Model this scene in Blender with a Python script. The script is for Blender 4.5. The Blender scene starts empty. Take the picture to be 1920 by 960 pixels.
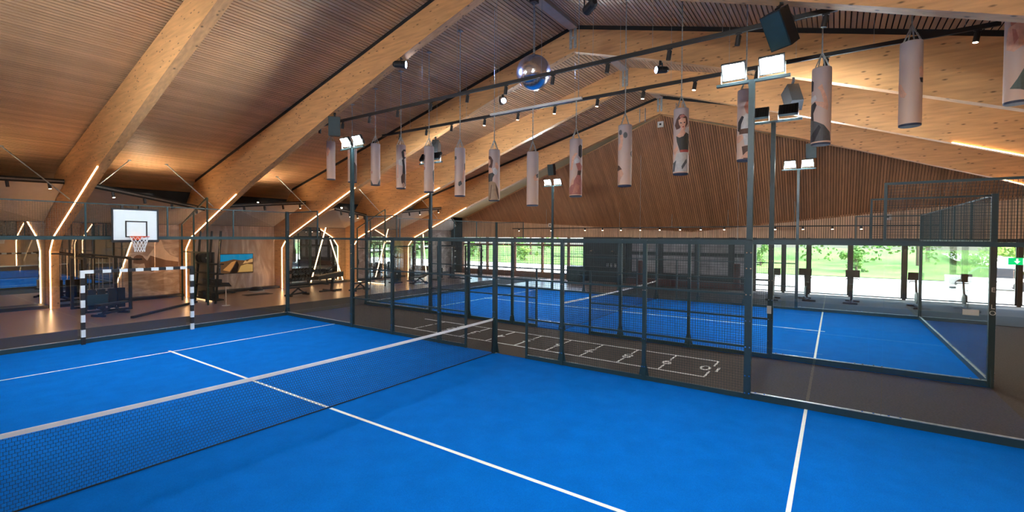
import bpy, math, random
from mathutils import Vector, Matrix
random.seed(7)
S = bpy.context.scene
COL = S.collection
PI = math.pi

# ------------------------------------------------------------------ camera
def set_camera():
    cx, cy, cz = -5.0125, -7.3313, 3.0697
    yaw, pitch, roll, f, px, py = 0.9535, -0.0219, 0.0047, 879.67, 941.63, 464.30
    fw = Vector((math.sin(yaw)*math.cos(pitch), math.cos(yaw)*math.cos(pitch), math.sin(pitch)))
    r = fw.cross(Vector((0, 0, 1))).normalized(); u = r.cross(fw)
    c, s = math.cos(roll), math.sin(roll)
    r2 = c*r + s*u; u2 = -s*r + c*u
    cd = bpy.data.cameras.new('camera'); co = bpy.data.objects.new('camera', cd); COL.objects.link(co)
    cd.sensor_width = 36; cd.sensor_fit = 'HORIZONTAL'; cd.lens = f/1920*36
    cd.shift_x = -(px-960)/1920; cd.shift_y = (py-480)/1920
    cd.clip_start = 0.05; cd.clip_end = 400
    m = Matrix((r2, u2, -fw)).transposed().to_4x4(); m.translation = (cx, cy, cz)
    co.matrix_world = m; S.camera = co
set_camera()
CAM = Vector((-5.0125, -7.3313, 3.0697))

# ------------------------------------------------------------------ world, sun, exposure
w = bpy.data.worlds.new('sky'); S.world = w; w.use_nodes = True
nt = w.node_tree; bg = nt.nodes['Background']
sky = nt.nodes.new('ShaderNodeTexSky'); sky.sky_type = 'NISHITA'; sky.sun_disc = False
sky.sun_elevation = math.radians(48); sky.sun_rotation = math.radians(200); sky.dust_density = 3.0; sky.air_density = 1.0
nt.links.new(sky.outputs[0], bg.inputs[0]); bg.inputs[1].default_value = 1.3
sd = bpy.data.lights.new('sun', 'SUN'); sd.energy = 9.0; sd.angle = math.radians(3); sd.color = (1, .96, .9)
so = bpy.data.objects.new('sun', sd); COL.objects.link(so); so.rotation_euler = (math.radians(40), math.radians(12), math.radians(20))
so.location = (40, 0, 40)
S.view_settings.view_transform = 'Standard'; S.view_settings.look = 'None'
S.view_settings.gamma = 1.0; S.view_settings.use_curve_mapping = False
S.view_settings.exposure = 0.78
S.cycles.transparent_max_bounces = 32
S.cycles.max_bounces = 8; S.cycles.diffuse_bounces = 4; S.cycles.glossy_bounces = 4
S.cycles.sample_clamp_indirect = 6.0
FLOOD = 420.0; LED = 15.0

# ------------------------------------------------------------------ helpers
class MB:
    def __init__(s, o=(0, 0, 0)):
        s.v = []; s.f = []; s.m = []; s.o = Vector(o); s.mi = 0; s.smooth = False
    def add(s, vs, fs, mi=None):
        b = len(s.v); s.v += [tuple(Vector(p)-s.o) for p in vs]
        s.f += [tuple(b+i for i in f) for f in fs]; s.m += [s.mi if mi is None else mi]*len(fs)
        return s
    def hexa(s, p, mi=None):
        return s.add(p, [(3, 2, 1, 0), (4, 5, 6, 7), (0, 1, 5, 4), (1, 2, 6, 5), (2, 3, 7, 6), (3, 0, 4, 7)], mi)
    def box(s, x0, x1, y0, y1, z0, z1, mi=None):
        return s.hexa([(x0, y0, z0), (x1, y0, z0), (x1, y1, z0), (x0, y1, z0), (x0, y0, z1), (x1, y0, z1), (x1, y1, z1), (x0, y1, z1)], mi)
    def cbox(s, c, d, mi=None):
        return s.box(c[0]-d[0]/2, c[0]+d[0]/2, c[1]-d[1]/2, c[1]+d[1]/2, c[2]-d[2]/2, c[2]+d[2]/2, mi)
    def bar(s, a, b, w, h, up=(0, 0, 1), mi=None):
        a = Vector(a); b = Vector(b); d = (b-a).normalized(); up = Vector(up)
        r = d.cross(up)
        if r.length < 1e-4: r = d.cross(Vector((1, 0, 0)))
        r.normalize(); u = r.cross(d); r *= w/2; u *= h/2
        return s.hexa([a-r-u, a+r-u, b+r-u, b-r-u, a-r+u, a+r+u, b+r+u, b-r+u], mi)
    def tube(s, a, b, r, n=8, r2=None, mi=None, caps=True):
        a = Vector(a); b = Vector(b); d = (b-a).normalized(); r2 = r if r2 is None else r2
        x = d.orthogonal().normalized(); y = d.cross(x)
        vs = []
        for q, rr in ((a, r), (b, r2)):
            for i in range(n):
                t = 2*PI*i/n; vs.append(q+(x*math.cos(t)+y*math.sin(t))*rr)
        fs = [(i, (i+1) % n, n+(i+1) % n, n+i) for i in range(n)]
        if caps: fs += [tuple(range(n-1, -1, -1)), tuple(range(n, 2*n))]
        return s.add(vs, fs, mi)
    def path(s, pts, r, n=6, mi=None):
        for a, b in zip(pts[:-1], pts[1:]): s.tube(a, b, r, n, mi=mi)
        return s
    def lathe(s, c, prof, n=20, mi=None):
        vs = []; c = Vector(c)
        for r, z in prof:
            for i in range(n):
                t = 2*PI*i/n; vs.append(c+Vector((r*math.cos(t), r*math.sin(t), z)))
        fs = []
        for k in range(len(prof)-1):
            for i in range(n):
                j = (i+1) % n; fs.append((k*n+i, k*n+j, (k+1)*n+j, (k+1)*n+i))
        if prof[0][0] > 1e-5: fs.append(tuple(range(n-1, -1, -1)))
        if prof[-1][0] > 1e-5: fs.append(tuple((len(prof)-1)*n+i for i in range(n)))
        return s.add(vs, fs, mi)
    def prism_x(s, poly, x0, x1, mi=None):      # polygon in (y, z) extruded along X
        n = len(poly)
        vs = [(x0, y, z) for y, z in poly]+[(x1, y, z) for y, z in poly]
        fs = [tuple(range(n)), tuple(range(2*n-1, n-1, -1))]+[(i, n+i, n+(i+1) % n, (i+1) % n) for i in range(n)]
        return s.add(vs, fs, mi)
    def sphere(s, c, r, n=16, k=8, sc=(1, 1, 1), mi=None):
        c = Vector(c); vs = [c+Vector((0, 0, -r*sc[2]))]
        for j in range(1, k):
            ph = -PI/2+PI*j/k
            for i in range(n):
                t = 2*PI*i/n
                vs.append(c+Vector((r*sc[0]*math.cos(ph)*math.cos(t), r*sc[1]*math.cos(ph)*math.sin(t), r*sc[2]*math.sin(ph))))
        vs.append(c+Vector((0, 0, r*sc[2]))); L = len(vs)-1; fs = []
        for i in range(n): fs.append((0, 1+(i+1) % n, 1+i)); fs.append((L, L-n+i, L-n+(i+1) % n))
        for j in range(k-2):
            for i in range(n):
                a = 1+j*n+i; b = 1+j*n+(i+1) % n; fs.append((a, b, b+n, a+n))
        return s.add(vs, fs, mi)
    def mesh(s, name, mats):
        me = bpy.data.meshes.new(name); me.from_pydata(s.v, [], s.f)
        if not isinstance(mats, (list, tuple)): mats = [mats]
        for m in mats: me.materials.append(m)
        if len(mats) > 1: me.polygons.foreach_set('material_index', s.m)
        if s.smooth: me.polygons.foreach_set('use_smooth', [True]*len(me.polygons))
        me.update(); return me
    def build(s, name, mats, parent=None, kind=None, label=None):
        o = bpy.data.objects.new(name, s.mesh(name, mats)); COL.objects.link(o)
        if parent: o.parent = parent
        else: o.location = s.o
        if kind: o['kind'] = kind
        if label: o['label'] = label
        return o

def tag(o, label, cat=None, group=None, kind=None):
    o['label'] = label
    if cat: o['category'] = cat
    if group: o['group'] = group
    if kind: o['kind'] = kind
    return o
def thing(name, loc, label, cat, group=None, rz=0):
    o = bpy.data.objects.new(name, None); COL.objects.link(o); o.location = loc; o.rotation_euler = (0, 0, rz)
    o.empty_display_size = .2
    return tag(o, label, cat, group)
def dup(root, loc, label, rz=None):
    r = root.copy(); COL.objects.link(r); r.location = loc
    if rz is not None: r.rotation_euler = (0, 0, rz)
    r['label'] = label
    for ch in list(root.children):
        c = ch.copy(); COL.objects.link(c); c.parent = r
        for g in ch.children:
            d = g.copy(); COL.objects.link(d); d.parent = c
    return r

# ------------------------------------------------------------------ materials
def mat(name, col, rough=.5, metal=0., var=0., scale=4., stretch=(1, 1, 1), bump=0., emit=None, es=0., spec=.5, island=0.):
    m = bpy.data.materials.new(name); m.use_nodes = True; n = m.node_tree.nodes; L = m.node_tree.links
    b = n['Principled BSDF']; b.inputs['Base Color'].default_value = (*col, 1); b.inputs['Roughness'].default_value = rough
    b.inputs['Metallic'].default_value = metal; b.inputs['Specular IOR Level'].default_value = spec
    if emit: b.inputs['Emission Color'].default_value = (*emit, 1); b.inputs['Emission Strength'].default_value = es
    if var or bump:
        tc = n.new('ShaderNodeTexCoord'); mp = n.new('ShaderNodeMapping'); mp.inputs['Scale'].default_value = stretch
        no = n.new('ShaderNodeTexNoise'); no.inputs['Scale'].default_value = scale; no.inputs['Detail'].default_value = 6
        L.new(tc.outputs['Object'], mp.inputs[0]); L.new(mp.outputs[0], no.inputs[0])
        if var:
            r = n.new('ShaderNodeMapRange'); r.inputs[1].default_value = .3; r.inputs[2].default_value = .7
            r.inputs[3].default_value = 1-var; r.inputs[4].default_value = 1+var; L.new(no.outputs[0], r.inputs[0])
            val = r.outputs[0]
            if island:
                g = n.new('ShaderNodeNewGeometry'); oi = n.new('ShaderNodeObjectInfo')
                ad = n.new('ShaderNodeMath'); ad.operation = 'ADD'; L.new(g.outputs['Random Per Island'], ad.inputs[0]); L.new(oi.outputs['Random'], ad.inputs[1])
                fr = n.new('ShaderNodeMath'); fr.operation = 'FRACT'; L.new(ad.outputs[0], fr.inputs[0])
                r2 = n.new('ShaderNodeMapRange'); r2.inputs[3].default_value = 1-island; r2.inputs[4].default_value = 1+island; L.new(fr.outputs[0], r2.inputs[0])
                mu = n.new('ShaderNodeMath'); mu.operation = 'MULTIPLY'; L.new(val, mu.inputs[0]); L.new(r2.outputs[0], mu.inputs[1]); val = mu.outputs[0]
            vm = n.new('ShaderNodeVectorMath'); vm.operation = 'SCALE'; vm.inputs[0].default_value = col; L.new(val, vm.inputs['Scale'])
            L.new(vm.outputs[0], b.inputs['Base Color'])
        if bump:
            bp = n.new('ShaderNodeBump'); bp.inputs['Strength'].default_value = bump; bp.inputs['Distance'].default_value = .01
            L.new(no.outputs[0], bp.inputs['Height']); L.new(bp.outputs[0], b.inputs['Normal'])
    return m
def emis(name, col, st):
    m = bpy.data.materials.new(name); m.use_nodes = True; n = m.node_tree.nodes; n.clear()
    e = n.new('ShaderNodeEmission'); e.inputs[0].default_value = (*col, 1); e.inputs[1].default_value = st
    o = n.new('ShaderNodeOutputMaterial'); m.node_tree.links.new(e.outputs[0], o.inputs[0]); return m
def glass(name, tint=(.955, .98, .97), ior=1.5, rough=0.):
    m = bpy.data.materials.new(name); m.use_nodes = True; n = m.node_tree.nodes; n.clear(); L = m.node_tree.links
    t = n.new('ShaderNodeBsdfTransparent'); t.inputs[0].default_value = (*tint, 1)
    g = n.new('ShaderNodeBsdfGlossy'); g.inputs['Roughness'].default_value = rough
    fr = n.new('ShaderNodeFresnel'); gm = n.new('ShaderNodeNewGeometry')     # both faces of the sheet reflect like air to glass
    io = n.new('ShaderNodeMapRange'); io.inputs[3].default_value = ior; io.inputs[4].default_value = 1/ior
    L.new(gm.outputs['Backfacing'], io.inputs[0]); L.new(io.outputs[0], fr.inputs[0])
    mx = n.new('ShaderNodeMixShader'); o = n.new('ShaderNodeOutputMaterial')
    L.new(fr.outputs[0], mx.inputs[0]); L.new(t.outputs[0], mx.inputs[1]); L.new(g.outputs[0], mx.inputs[2]); L.new(mx.outputs[0], o.inputs[0]); return m
def beam_mat():
    m = mat('glulam_spruce', (.67, .355, .15), .5, var=.16, scale=2.2, stretch=(6, .5, 5), spec=.3)
    n = m.node_tree.nodes; L = m.node_tree.links; b = n['Principled BSDF']
    src = b.inputs['Base Color'].links[0].from_socket
    tc = n.new('ShaderNodeTexCoord'); mp = n.new('ShaderNodeMapping'); mp.inputs['Scale'].default_value = (5, 3.0, 8.5)
    vo = n.new('ShaderNodeTexVoronoi'); vo.inputs['Scale'].default_value = 1.0
    L.new(tc.outputs['Object'], mp.inputs[0]); L.new(mp.outputs[0], vo.inputs[0])
    lt = n.new('ShaderNodeMapRange'); lt.inputs[1].default_value = .08; lt.inputs[2].default_value = .2
    lt.inputs[3].default_value = .3; lt.inputs[4].default_value = 1.; L.new(vo.outputs['Distance'], lt.inputs[0])
    vm = n.new('ShaderNodeVectorMath'); vm.operation = 'SCALE'; L.new(src, vm.inputs[0]); L.new(lt.outputs[0], vm.inputs['Scale'])
    L.new(vm.outputs[0], b.inputs['Base Color']); return m

M = {}
M['beam'] = beam_mat()
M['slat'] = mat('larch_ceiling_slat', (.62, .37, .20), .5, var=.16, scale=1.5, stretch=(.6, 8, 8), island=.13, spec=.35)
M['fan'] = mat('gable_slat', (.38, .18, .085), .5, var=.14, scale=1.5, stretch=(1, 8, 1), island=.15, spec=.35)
M['band'] = mat('wall_batten', (.66, .42, .26), .55, var=.14, scale=2, stretch=(1, 8, 1), island=.12)
M['backing'] = mat('dark_backing', (.014, .008, .006), .9, var=.1)
M['black'] = mat('black_paint', (.012, .013, .015), .5, var=.1)
M['void'] = mat('matt_black_board', (.008, .007, .006), .95, var=.1)
M['steel'] = mat('powder_coat_green_black', (.016, .044, .052), .42, var=.1, scale=9)
M['wire'] = mat('coated_wire', (.014, .03, .033), .5, var=.05)
M['galv'] = mat('galvanised_steel', (.42, .46, .47), .45, .7, var=.25, scale=14)
M['chrome'] = mat('chrome', (.75, .76, .78), .15, 1., var=.03)
M['turf'] = mat('blue_court_turf', (.0, .125, .50), .9, var=.07, scale=2.5, bump=.25, spec=.04)
def fine_turf(m):
    n = m.node_tree.nodes; L = m.node_tree.links; b = n['Principled BSDF']
    no = n.new('ShaderNodeTexNoise'); no.inputs['Scale'].default_value = 130; tc = n.new('ShaderNodeTexCoord'); L.new(tc.outputs['Object'], no.inputs[0])
    src = b.inputs['Base Color'].links[0].from_socket
    r = n.new('ShaderNodeMapRange'); r.inputs[1].default_value = .3; r.inputs[2].default_value = .7; r.inputs[3].default_value = .86; r.inputs[4].default_value = 1.14
    L.new(no.outputs[0], r.inputs[0]); vm = n.new('ShaderNodeVectorMath'); vm.operation = 'SCALE'; L.new(src, vm.inputs[0]); L.new(r.outputs[0], vm.inputs['Scale']); L.new(vm.outputs[0], b.inputs['Base Color'])
fine_turf(M['turf'])
M['line'] = mat('white_line_paint', (.82, .82, .78), .8, var=.05, scale=20)
M['carpet'] = mat('walkway_carpet', (.085, .068, .058), .95, var=.18, scale=30, spec=.1)
M['carpet_grey'] = mat('grey_rubber', (.062, .06, .06), .9, var=.12, scale=25, spec=.2)
M['gymfloor'] = mat('gym_rubber_floor', (.28, .18, .125), .3, var=.08, scale=8, spec=.45)
M['white'] = mat('white_paint', (.72, .70, .66), .6, var=.03)
M['plaster'] = mat('soffit_plaster', (.42, .38, .34), .8, var=.05)
M['ridge'] = mat('pale_ridge_board', (.60, .46, .33), .6, var=.06)
M['darkwall'] = mat('anthracite_board', (.018, .022, .026), .7, var=.12)
M['brownframe'] = mat('timber_window_frame', (.17, .085, .05), .5, var=.15, stretch=(6, 6, 1))
M['steelframe'] = mat('dark_window_frame', (.02, .022, .024), .4, var=.1)
M['glass'] = glass('court_glass')
M['wglass'] = glass('window_glass', (.97, .985, .98))
M['mirror'] = mat('mirror_glass', (.62, .64, .64), .015, 1.)
M['led'] = emis('warm_led_strip', (1, .55, .26), LED)
M['ledwall'] = emis('warm_wall_led', (1, .6, .3), LED*.5)
M['flood'] = emis('floodlight_lens', (.93, 1., 1.), FLOOD)
M['spot'] = emis('track_spot_lens', (1, .82, .6), 10.)
M['bluelens'] = emis('blue_stage_lens', (.35, .5, 1.), 30.)
M['rubber'] = mat('black_rubber', (.013, .013, .014), .75, var=.1)
M['leather'] = mat('black_vinyl', (.014, .014, .015), .4, var=.1)
M['chalk'] = mat('white_vinyl_net_tape', (.78, .78, .75), .7, var=.05)
M['netc'] = mat('black_net_cord', (.006, .008, .012), .7)
M['red'] = mat('orange_red_rim', (.75, .10, .03), .4, var=.05)
M['board'] = mat('white_backboard', (.70, .76, .78), .4, var=.02)
M['oxblood'] = mat('oxblood_leather', (.07, .018, .014), .5, var=.15)
M['green'] = mat('dark_green_steel', (.010, .035, .022), .4, var=.1)
M['exitg'] = emis('exit_sign_green', (.0, .45, .12), 1.1)
M['exitw'] = emis('exit_sign_white', (.9, 1, .9), 1.1)

# ================================================================== SETTING
RY, RZ, SL = .31, 10.55, .2655          # ridge position, ceiling height, pitch
def zc(y): return RZ-SL*abs(y-RY)
X0, XE = -12.0, 26.0
YN, YF = -19.5, 20.1

def slab(name, x0, x1, y0, y1, z0, z1, m, kind='structure', label=None, parent=None):
    o = MB((x0, y0, z0)).box(x0, x1, y0, y1, z0, z1).build(name, m, parent)
    if kind and not parent: o['kind'] = kind
    if label: o['label'] = label
    return o
slab('floor', X0, XE+.3, YN, YF, -.25, -.012, M['carpet'], label='brown grey carpet of the walkway around the blue courts')
slab('floor_gym', X0, XE-.1, 12.8, YF, -.012, .0, M['gymfloor'], label='beige rubber gym floor along the mural wall')
slab('floor_gym_strip', X0, XE-.1, 10.1, 12.8, -.012, -.001, M['carpet_grey'], label='dark grey rubber strip behind the court end wall')
slab('floor_gym_window_side', 18.95, XE-.1, 3.0, 10.1, -.012, -.0, M['gymfloor'], label='beige gym floor below the left windows')
slab('floor_entrance', 18.95, XE-.1, YN, 3.0, -.012, -.002, M['carpet_grey'], label='dark grey floor beyond the far court by the windows')

def court(cx, lab):
    o = MB((cx, 0, 0)).box(cx-5, cx+5, -10, 10, -.012, .004).build('court_turf', M['turf'])
    tag(o, lab, kind='structure')
    def ln(x0, x1, y0, y1):
        MB((cx, 0, 0)).box(cx+x0, cx+x1, y0, y1, .003, .007).build('court_line', M['line'], o)
    ln(-4.98, 4.98, 6.925, 6.975); ln(-4.98, 4.98, -6.975, -6.925)
    ln(-.03, .03, .03, 7.1); ln(-.03, .03, -7.1, -.03)
    return o
court(0, 'bright blue artificial turf of the near padel court')
C2 = 13.77
court(C2, 'bright blue artificial turf of the padel court across the walkway')

# --- walls
wf = slab('wall_far', X0, XE, YF, YF+.25, 0, 6.2, M['darkwall'], label='long gym wall carrying the mural and mirrors')
slab('wall_near', X0, XE, YN-.25, YN, 0, 6.2, M['band'], label='timber wall on the camera side of the hall')
slab('wall_left', X0-.25, X0, YN-.25, YF+.25, 0, 10.8, M['band'], label='timber end wall behind the camera')

# --- ceiling with slats
ce = MB((0, RY, RZ))
for s in (1, -1):
    ya, yb = RY, (YF+.3 if s > 0 else YN-.3)
    ce.hexa([(X0-.3, ya, zc(ya)+.05), (XE+.3, ya, zc(ya)+.05), (XE+.3, yb, zc(yb)+.05), (X0-.3, yb, zc(yb)+.05),
             (X0-.3, ya, zc(ya)+.3), (XE+.3, ya, zc(ya)+.3), (XE+.3, yb, zc(yb)+.3), (X0-.3, yb, zc(yb)+.3)])
ceil = tag(ce.build('ceiling', M['backing']), 'pitched timber slat ceiling over the whole hall', kind='structure')
PITCH = .12; ca = 1/math.sqrt(1+SL*SL)
sl_len = XE-X0-.4
smesh = {}
for s in (1, -1):
    d = Vector((0, s*ca, -SL*ca)); nn = Vector((0, s*SL*ca, ca))
    mb = MB()
    a = [Vector((-sl_len/2, 0, 0)), Vector((sl_len/2, 0, 0))]
    h = d*.0455; t = nn*.028
    mb.hexa([a[0]-h, a[1]-h, a[1]+h, a[0]+h, a[0]-h+t, a[1]-h+t, a[1]+h+t, a[0]+h+t])
    smesh[s] = mb.mesh('slat', M['slat'])
rest = MB((0, RY, RZ)); cnt = 0
for s in (1, -1):
    k = 0
    while True:
        d = .16+k*PITCH; y = RY+s*d*ca; k += 1
        if y > YF-.1 or y < YN+.1: break
        z = RZ-SL*d*ca
        if (s > 0 and d < 19.1) or (s < 0 and d < 16.9):
            o = bpy.data.objects.new('slat', smesh[s]); COL.objects.link(o); o.parent = ceil
            o.location = ((X0+XE)/2, y-RY, z-RZ); cnt += 1
        else:
            dv = Vector((0, s*ca, -SL*ca))*.0475; t = Vector((0, s*SL*ca, ca))*.028
            A = Vector((X0+.2, y, z)); B = Vector((XE-.2, y, z))
            rest.hexa([A-dv, B-dv, B+dv, A+dv, A-dv+t, B-dv+t, B+dv+t, A+dv+t])
rest.build('eaves_slats', M['slat'], ceil, kind='stuff')
# pale ridge board
slab('trim_1', X0, 20.0, RY-.17, RY+.17, RZ-.14, RZ-.04, M['ridge'], label='pale board running along the ridge of the ceiling')

# --- glulam frames
INNER = [(19.2, 0), (19.2, 2.4), (18.6, 3.0), (12.8, 5.38), (7.0, 7.45), (3.0, 8.8), (RY, 9.62)]
def ztop(y): return 10.40-SL*abs(y-RY)
OUTER = [(RY, 10.40), (18.25, ztop(18.25)), (20.08, 3.7), (20.08, 0)]
FT = .27
def half(mb, x, s):
    fy = (lambda y: y) if s > 0 else (lambda y: 2*RY-y)
    inn = [(fy(y), z) for y, z in INNER]; out = [(fy(y), z) for y, z in OUTER]
    # quads between inner and outer, split so every cap face is convex
    oo = [OUTER[3], (20.08, 2.4), OUTER[2], (12.8+.3, ztop(13.1)), (7.2, ztop(7.2)), (3.1, ztop(3.1)), OUTER[0]]
    oo[2] = (20.08, 3.7)
    I = list(INNER)
    quads = []
    for i in range(6):
        quads.append([I[i], oo[i], oo[i+1], I[i+1]])
    quads[2] = [I[2], oo[2], OUTER[1], oo[3], I[3]]
    for q in quads:
        p = [(fy(y), z) for y, z in q]
        if s < 0: p = p[::-1]
        mb.prism_x(p, x, x+FT)
frames_x = [-10, -5, 0, 5, 10, 15, 20]
flabel = {0: 'left-most glulam portal frame with tall LED-lit column by the mirror', 5: 'second glulam portal frame, column between mural and television',
          10: 'middle glulam portal frame with a column right of the television', 15: 'fourth glulam portal frame, fixed flush to the slats at the ridge',
          20: 'farthest glulam portal frame in front of the brown gable slope', -5: 'glulam portal frame straight above the viewer', -10: 'glulam portal frame behind the viewer'}
ledtop = {0: 12.8, 5: 14.0, 10: 12.4, 15: 11.3, 20: 13.5, -5: 12.8, -10: 12.8}
def zin(y):
    for (a, b), (c, d) in zip(INNER[2:-1], INNER[3:]):
        if c <= y <= a: return b+(d-b)*(a-y)/(a-c)
    return 3.0
for fx in frames_x:
    R = thing('glulam_frame', (fx, 19.6, 0), flabel[fx], 'roof beam', 'glulam portal frames')
    o = Vector((fx, 19.6, 0))
    for s in (1, -1):
        mb = MB(o); half(mb, fx, s); mb.build('rafter', M['beam'], R)
        y0 = RY; y1 = 18.2
        f = (lambda y: y) if s > 0 else (lambda y: 2*RY-y)
        if fx != 15:
            tb = MB(o)
            zz = .0 if fx else .07
            p = [(f(y0), 10.40), (f(y1), ztop(y1)), (f(y1), ztop(y1)+.148-zz*0), (f(y0), 10.548)]
            tb.prism_x(p if s > 0 else p[::-1], fx+(.02 if fx else .1), fx+FT-.02); tb.build('black_top_strip', M['black'], R)
        else:
            tb = MB(o); p = [(f(y0), 10.40), (f(y1), ztop(y1)), (f(y1), ztop(y1)+.148), (f(y0), 10.548)]
            tb.prism_x(p if s > 0 else p[::-1], fx, fx+FT); tb.build('top_lamella', M['beam'], R)
        # LED profile along the inner edge
        yt = ledtop[fx] if s > 0 else (12.85 if fx == 20 else 10.85 if fx == 15 else 13.2)
        pts = [(19.2, .02), (19.2, 2.4), (18.6, 3.0)]
        yy = 18.6
        pts += [(y, zin(y)) for y in (12.8,) if y > yt]
        pts += [(yt, zin(yt))]
        lm = MB(o)
        for (ya, za), (yb, zb) in zip(pts[:-1], pts[1:]):
            lm.bar((fx-.016, f(ya), za), (fx-.016, f(yb), zb), .022, .034, up=(1, 0, 0))
        lm.build('led_strip', M['led'], R)
        # steel ridge plate
        pl = MB(o); q = RY+s*.03; q2 = RY+s*.14
        pl.box(fx-.012, fx-.002, min(q, q2), max(q, q2), 9.72, 10.5)
        pl.build('ridge_plate', M['galv'], R)
    MB(o).box(fx-.013, fx-.001, RY-.1, RY+.1, 10.06, 10.14).build('ridge_plate_link', M['galv'], R)
    # slanted steel tie rods from ceiling to the haunch
    if fx in (0, 5, 10, 15, 20):
        for sx, side in ((-1, 0), (1, FT)):
            top = (fx+side+sx*1.7, 16.65, zc(16.65)-.02); bot = (fx+side, 16.2, 4.42)
            rd = MB(o).tube(top, bot, .022, 8).box(top[0]-.05, top[0]+.05, top[1]-.05, top[1]+.05, top[2]-.02, top[2]+.03); rd.build('tie_rod', M['galv'], R)
# bolted nail plates with hooks near ridge of the last frame
hk = thing('hook_chains', (19.98, -.6, 9.5), 'rows of short hanging chains on both sides of the farthest ridge', 'chain')
for i, yy in enumerate((1.35, 1.05, -.55, -.85)):
    mb = MB((19.98, -.6, 9.5))
    for k in range(8): mb.tube((19.93, yy, 10.0-k*.09), (19.97, yy+.02, 9.93-k*.09), .022, 5)
    mb.build('short_chain', M['galv'], hk)

# --- white soffits, black fascia and spots along the gym wall
ZIG = [(-4.7, 14.9, 4.85, -.02, 16.84, 5.1), (.30, 14.8, 4.87, 4.98, 17.04, 4.32), (5.3, 15.2, 4.43, 9.98, 16.72, 4.92), (10.3, 14.5, 4.54, 14.98, 17.78, 4.43), (15.3, 14.72, 4.61, 19.98, 15.78, 5.12), (20.3, 15.6, 5.0, 25.9, 19.4, 4.1)]
solab = ['left of the first column', 'between the first two columns', 'above the television', 'above the dumbbell rack', 'right of the dumbbell rack', 'next to the gable wall']
for i, (xa, ya, za, xb, yb, zb) in enumerate(ZIG):
    mb = MB((xa, 20, 3.65)); t = .06
    wa, wb = (xa, 20.08, 3.65), (xb, 20.08, 3.65)
    mb.hexa([wa, wb, (xb, yb, zb), (xa, ya, za), (wa[0], wa[1], wa[2]+t), (wb[0], wb[1], wb[2]+t), (xb, yb, zb+t), (xa, ya, za+t)])
    so_ = tag(mb.build(f'trim_{i+2}', M['plaster']), 'white sloping soffit '+solab[i], kind='structure')
    fa = MB((xa, 20, 3.65))
    fa.hexa([(xa, ya, za-.06), (xb, yb, zb-.06), (xb, yb+.08, zb-.06), (xa, ya+.08, za-.06), (xa, ya, za+.12), (xb, yb, zb+.12), (xb, yb+.08, zb+.12), (xa, ya+.08, za+.12)])
    fa.build('black_fascia', M['void'], so_)
    n = 4
    for k in range(n):
        if i == 5: break
        u = (k+.6)/n; P = Vector((xa+(xb-xa)*u, ya+(yb-ya)*u, za+(zb-za)*u-.07))
        sp = thing('ceiling_spot', P, f'{["first", "second", "third", "fourth"][k]} black spot from the left, soffit {solab[i]}', 'spotlight', 'spots on the soffit edges')
        MB().tube((0, 0, 0), (.02, -.03, -.2), .05, 10).build('spot_body', M['black'], sp)
        if (i, k) in ((0, 3), (1, 0), (2, 3), (3, 1), (3, 2), (4, 1), (4, 3), (0, 1)):
            MB().tube((.0215, -.032, -.2), (.022, -.033, -.206), .04, 10).build('spot_lens', M['spot'], sp)

# --- gable: sloping slat surface from the last frame down to the batten wall
def zt(y): return 9.62-.268*abs(y-RY)
def zb_(y): return 3.46+(.0593*y if y > 0 else -.104*y)
def hx(y): return 20.32+5.66*min(1, abs(y-RY)/(18.3 if y > RY else 16.3))
def zgable(x, y): return zt(y)+(zb_(y)-zt(y))*(x-hx(y))/max(.02, 25.98-hx(y)) if x > hx(y) else zt(y)
gb = MB((26, 0, 3)); ys = [-15.9+.81*i for i in range(20)]+[RY]+[RY+.91*i for i in range(1, 21)]
for a, b in zip(ys[:-1], ys[1:]):
    gb.hexa([(hx(a)+.03, a, zt(a)+.03), (hx(b)+.03, b, zt(b)+.03), (26.04, b, zb_(b)+.04), (26.04, a, zb_(a)+.04), (hx(a)+.03, a, zt(a)+.1), (hx(b)+.03, b, zt(b)+.1), (26.04, b, zb_(b)+.2), (26.04, a, zb_(a)+.2)])
gable = tag(gb.build('wall_gable_slope', M['backing']), 'sloping brown gable surface under the farthest frame', kind='structure')
gs = MB((26, 0, 3)); y = -15.8; k = 0
while y < 18.3:
    h = .047
    p0 = Vector((hx(y), y, zt(y))); p1 = Vector((25.98, y, zb_(y)))
    n = (p1-p0).cross(Vector((0, 1, 0))).normalized()*.025
    if n.z < 0: n = -n
    e = Vector((0, h, (zt(y+.01)-zt(y-.01))/.02*h)); g = Vector((0, h, (zb_(y+.01)-zb_(y-.01))/.02*h))
    gs.hexa([p0-e, p0+e, p1+g, p1-g, p0-e+n, p0+e+n, p1+g+n, p1-g+n]); y += .117
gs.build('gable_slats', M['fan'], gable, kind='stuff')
M['olive'] = mat('plain_spruce_panel', (.46, .36, .17), .5, var=.1, scale=1.2, stretch=(1, .3, 1))
for sg, LL, nm in ((1, 18.3, 'left'), (-1, 16.3, 'right')):      # plain panel between the last frame and the hip line
    ye = RY+sg*LL; t = .05; tri = [(20.28, RY, zt(RY)), (20.28, ye, zt(ye)), (25.98, ye, zt(ye))]
    MB((26, 0, 3)).add(tri+[(x, y, z+t) for x, y, z in tri], [(0, 1, 2), (5, 4, 3), (0, 3, 4, 1), (1, 4, 5, 2), (2, 5, 3, 0)]).build('hip_panel', M['olive'], gable)
    MB((26, 0, 3)).bar((20.33, RY+sg*.05, zt(RY)-.02), (25.97, ye, zt(ye)-.02), .07, .06).build('hip_trim', M['beam'], gable)
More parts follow.
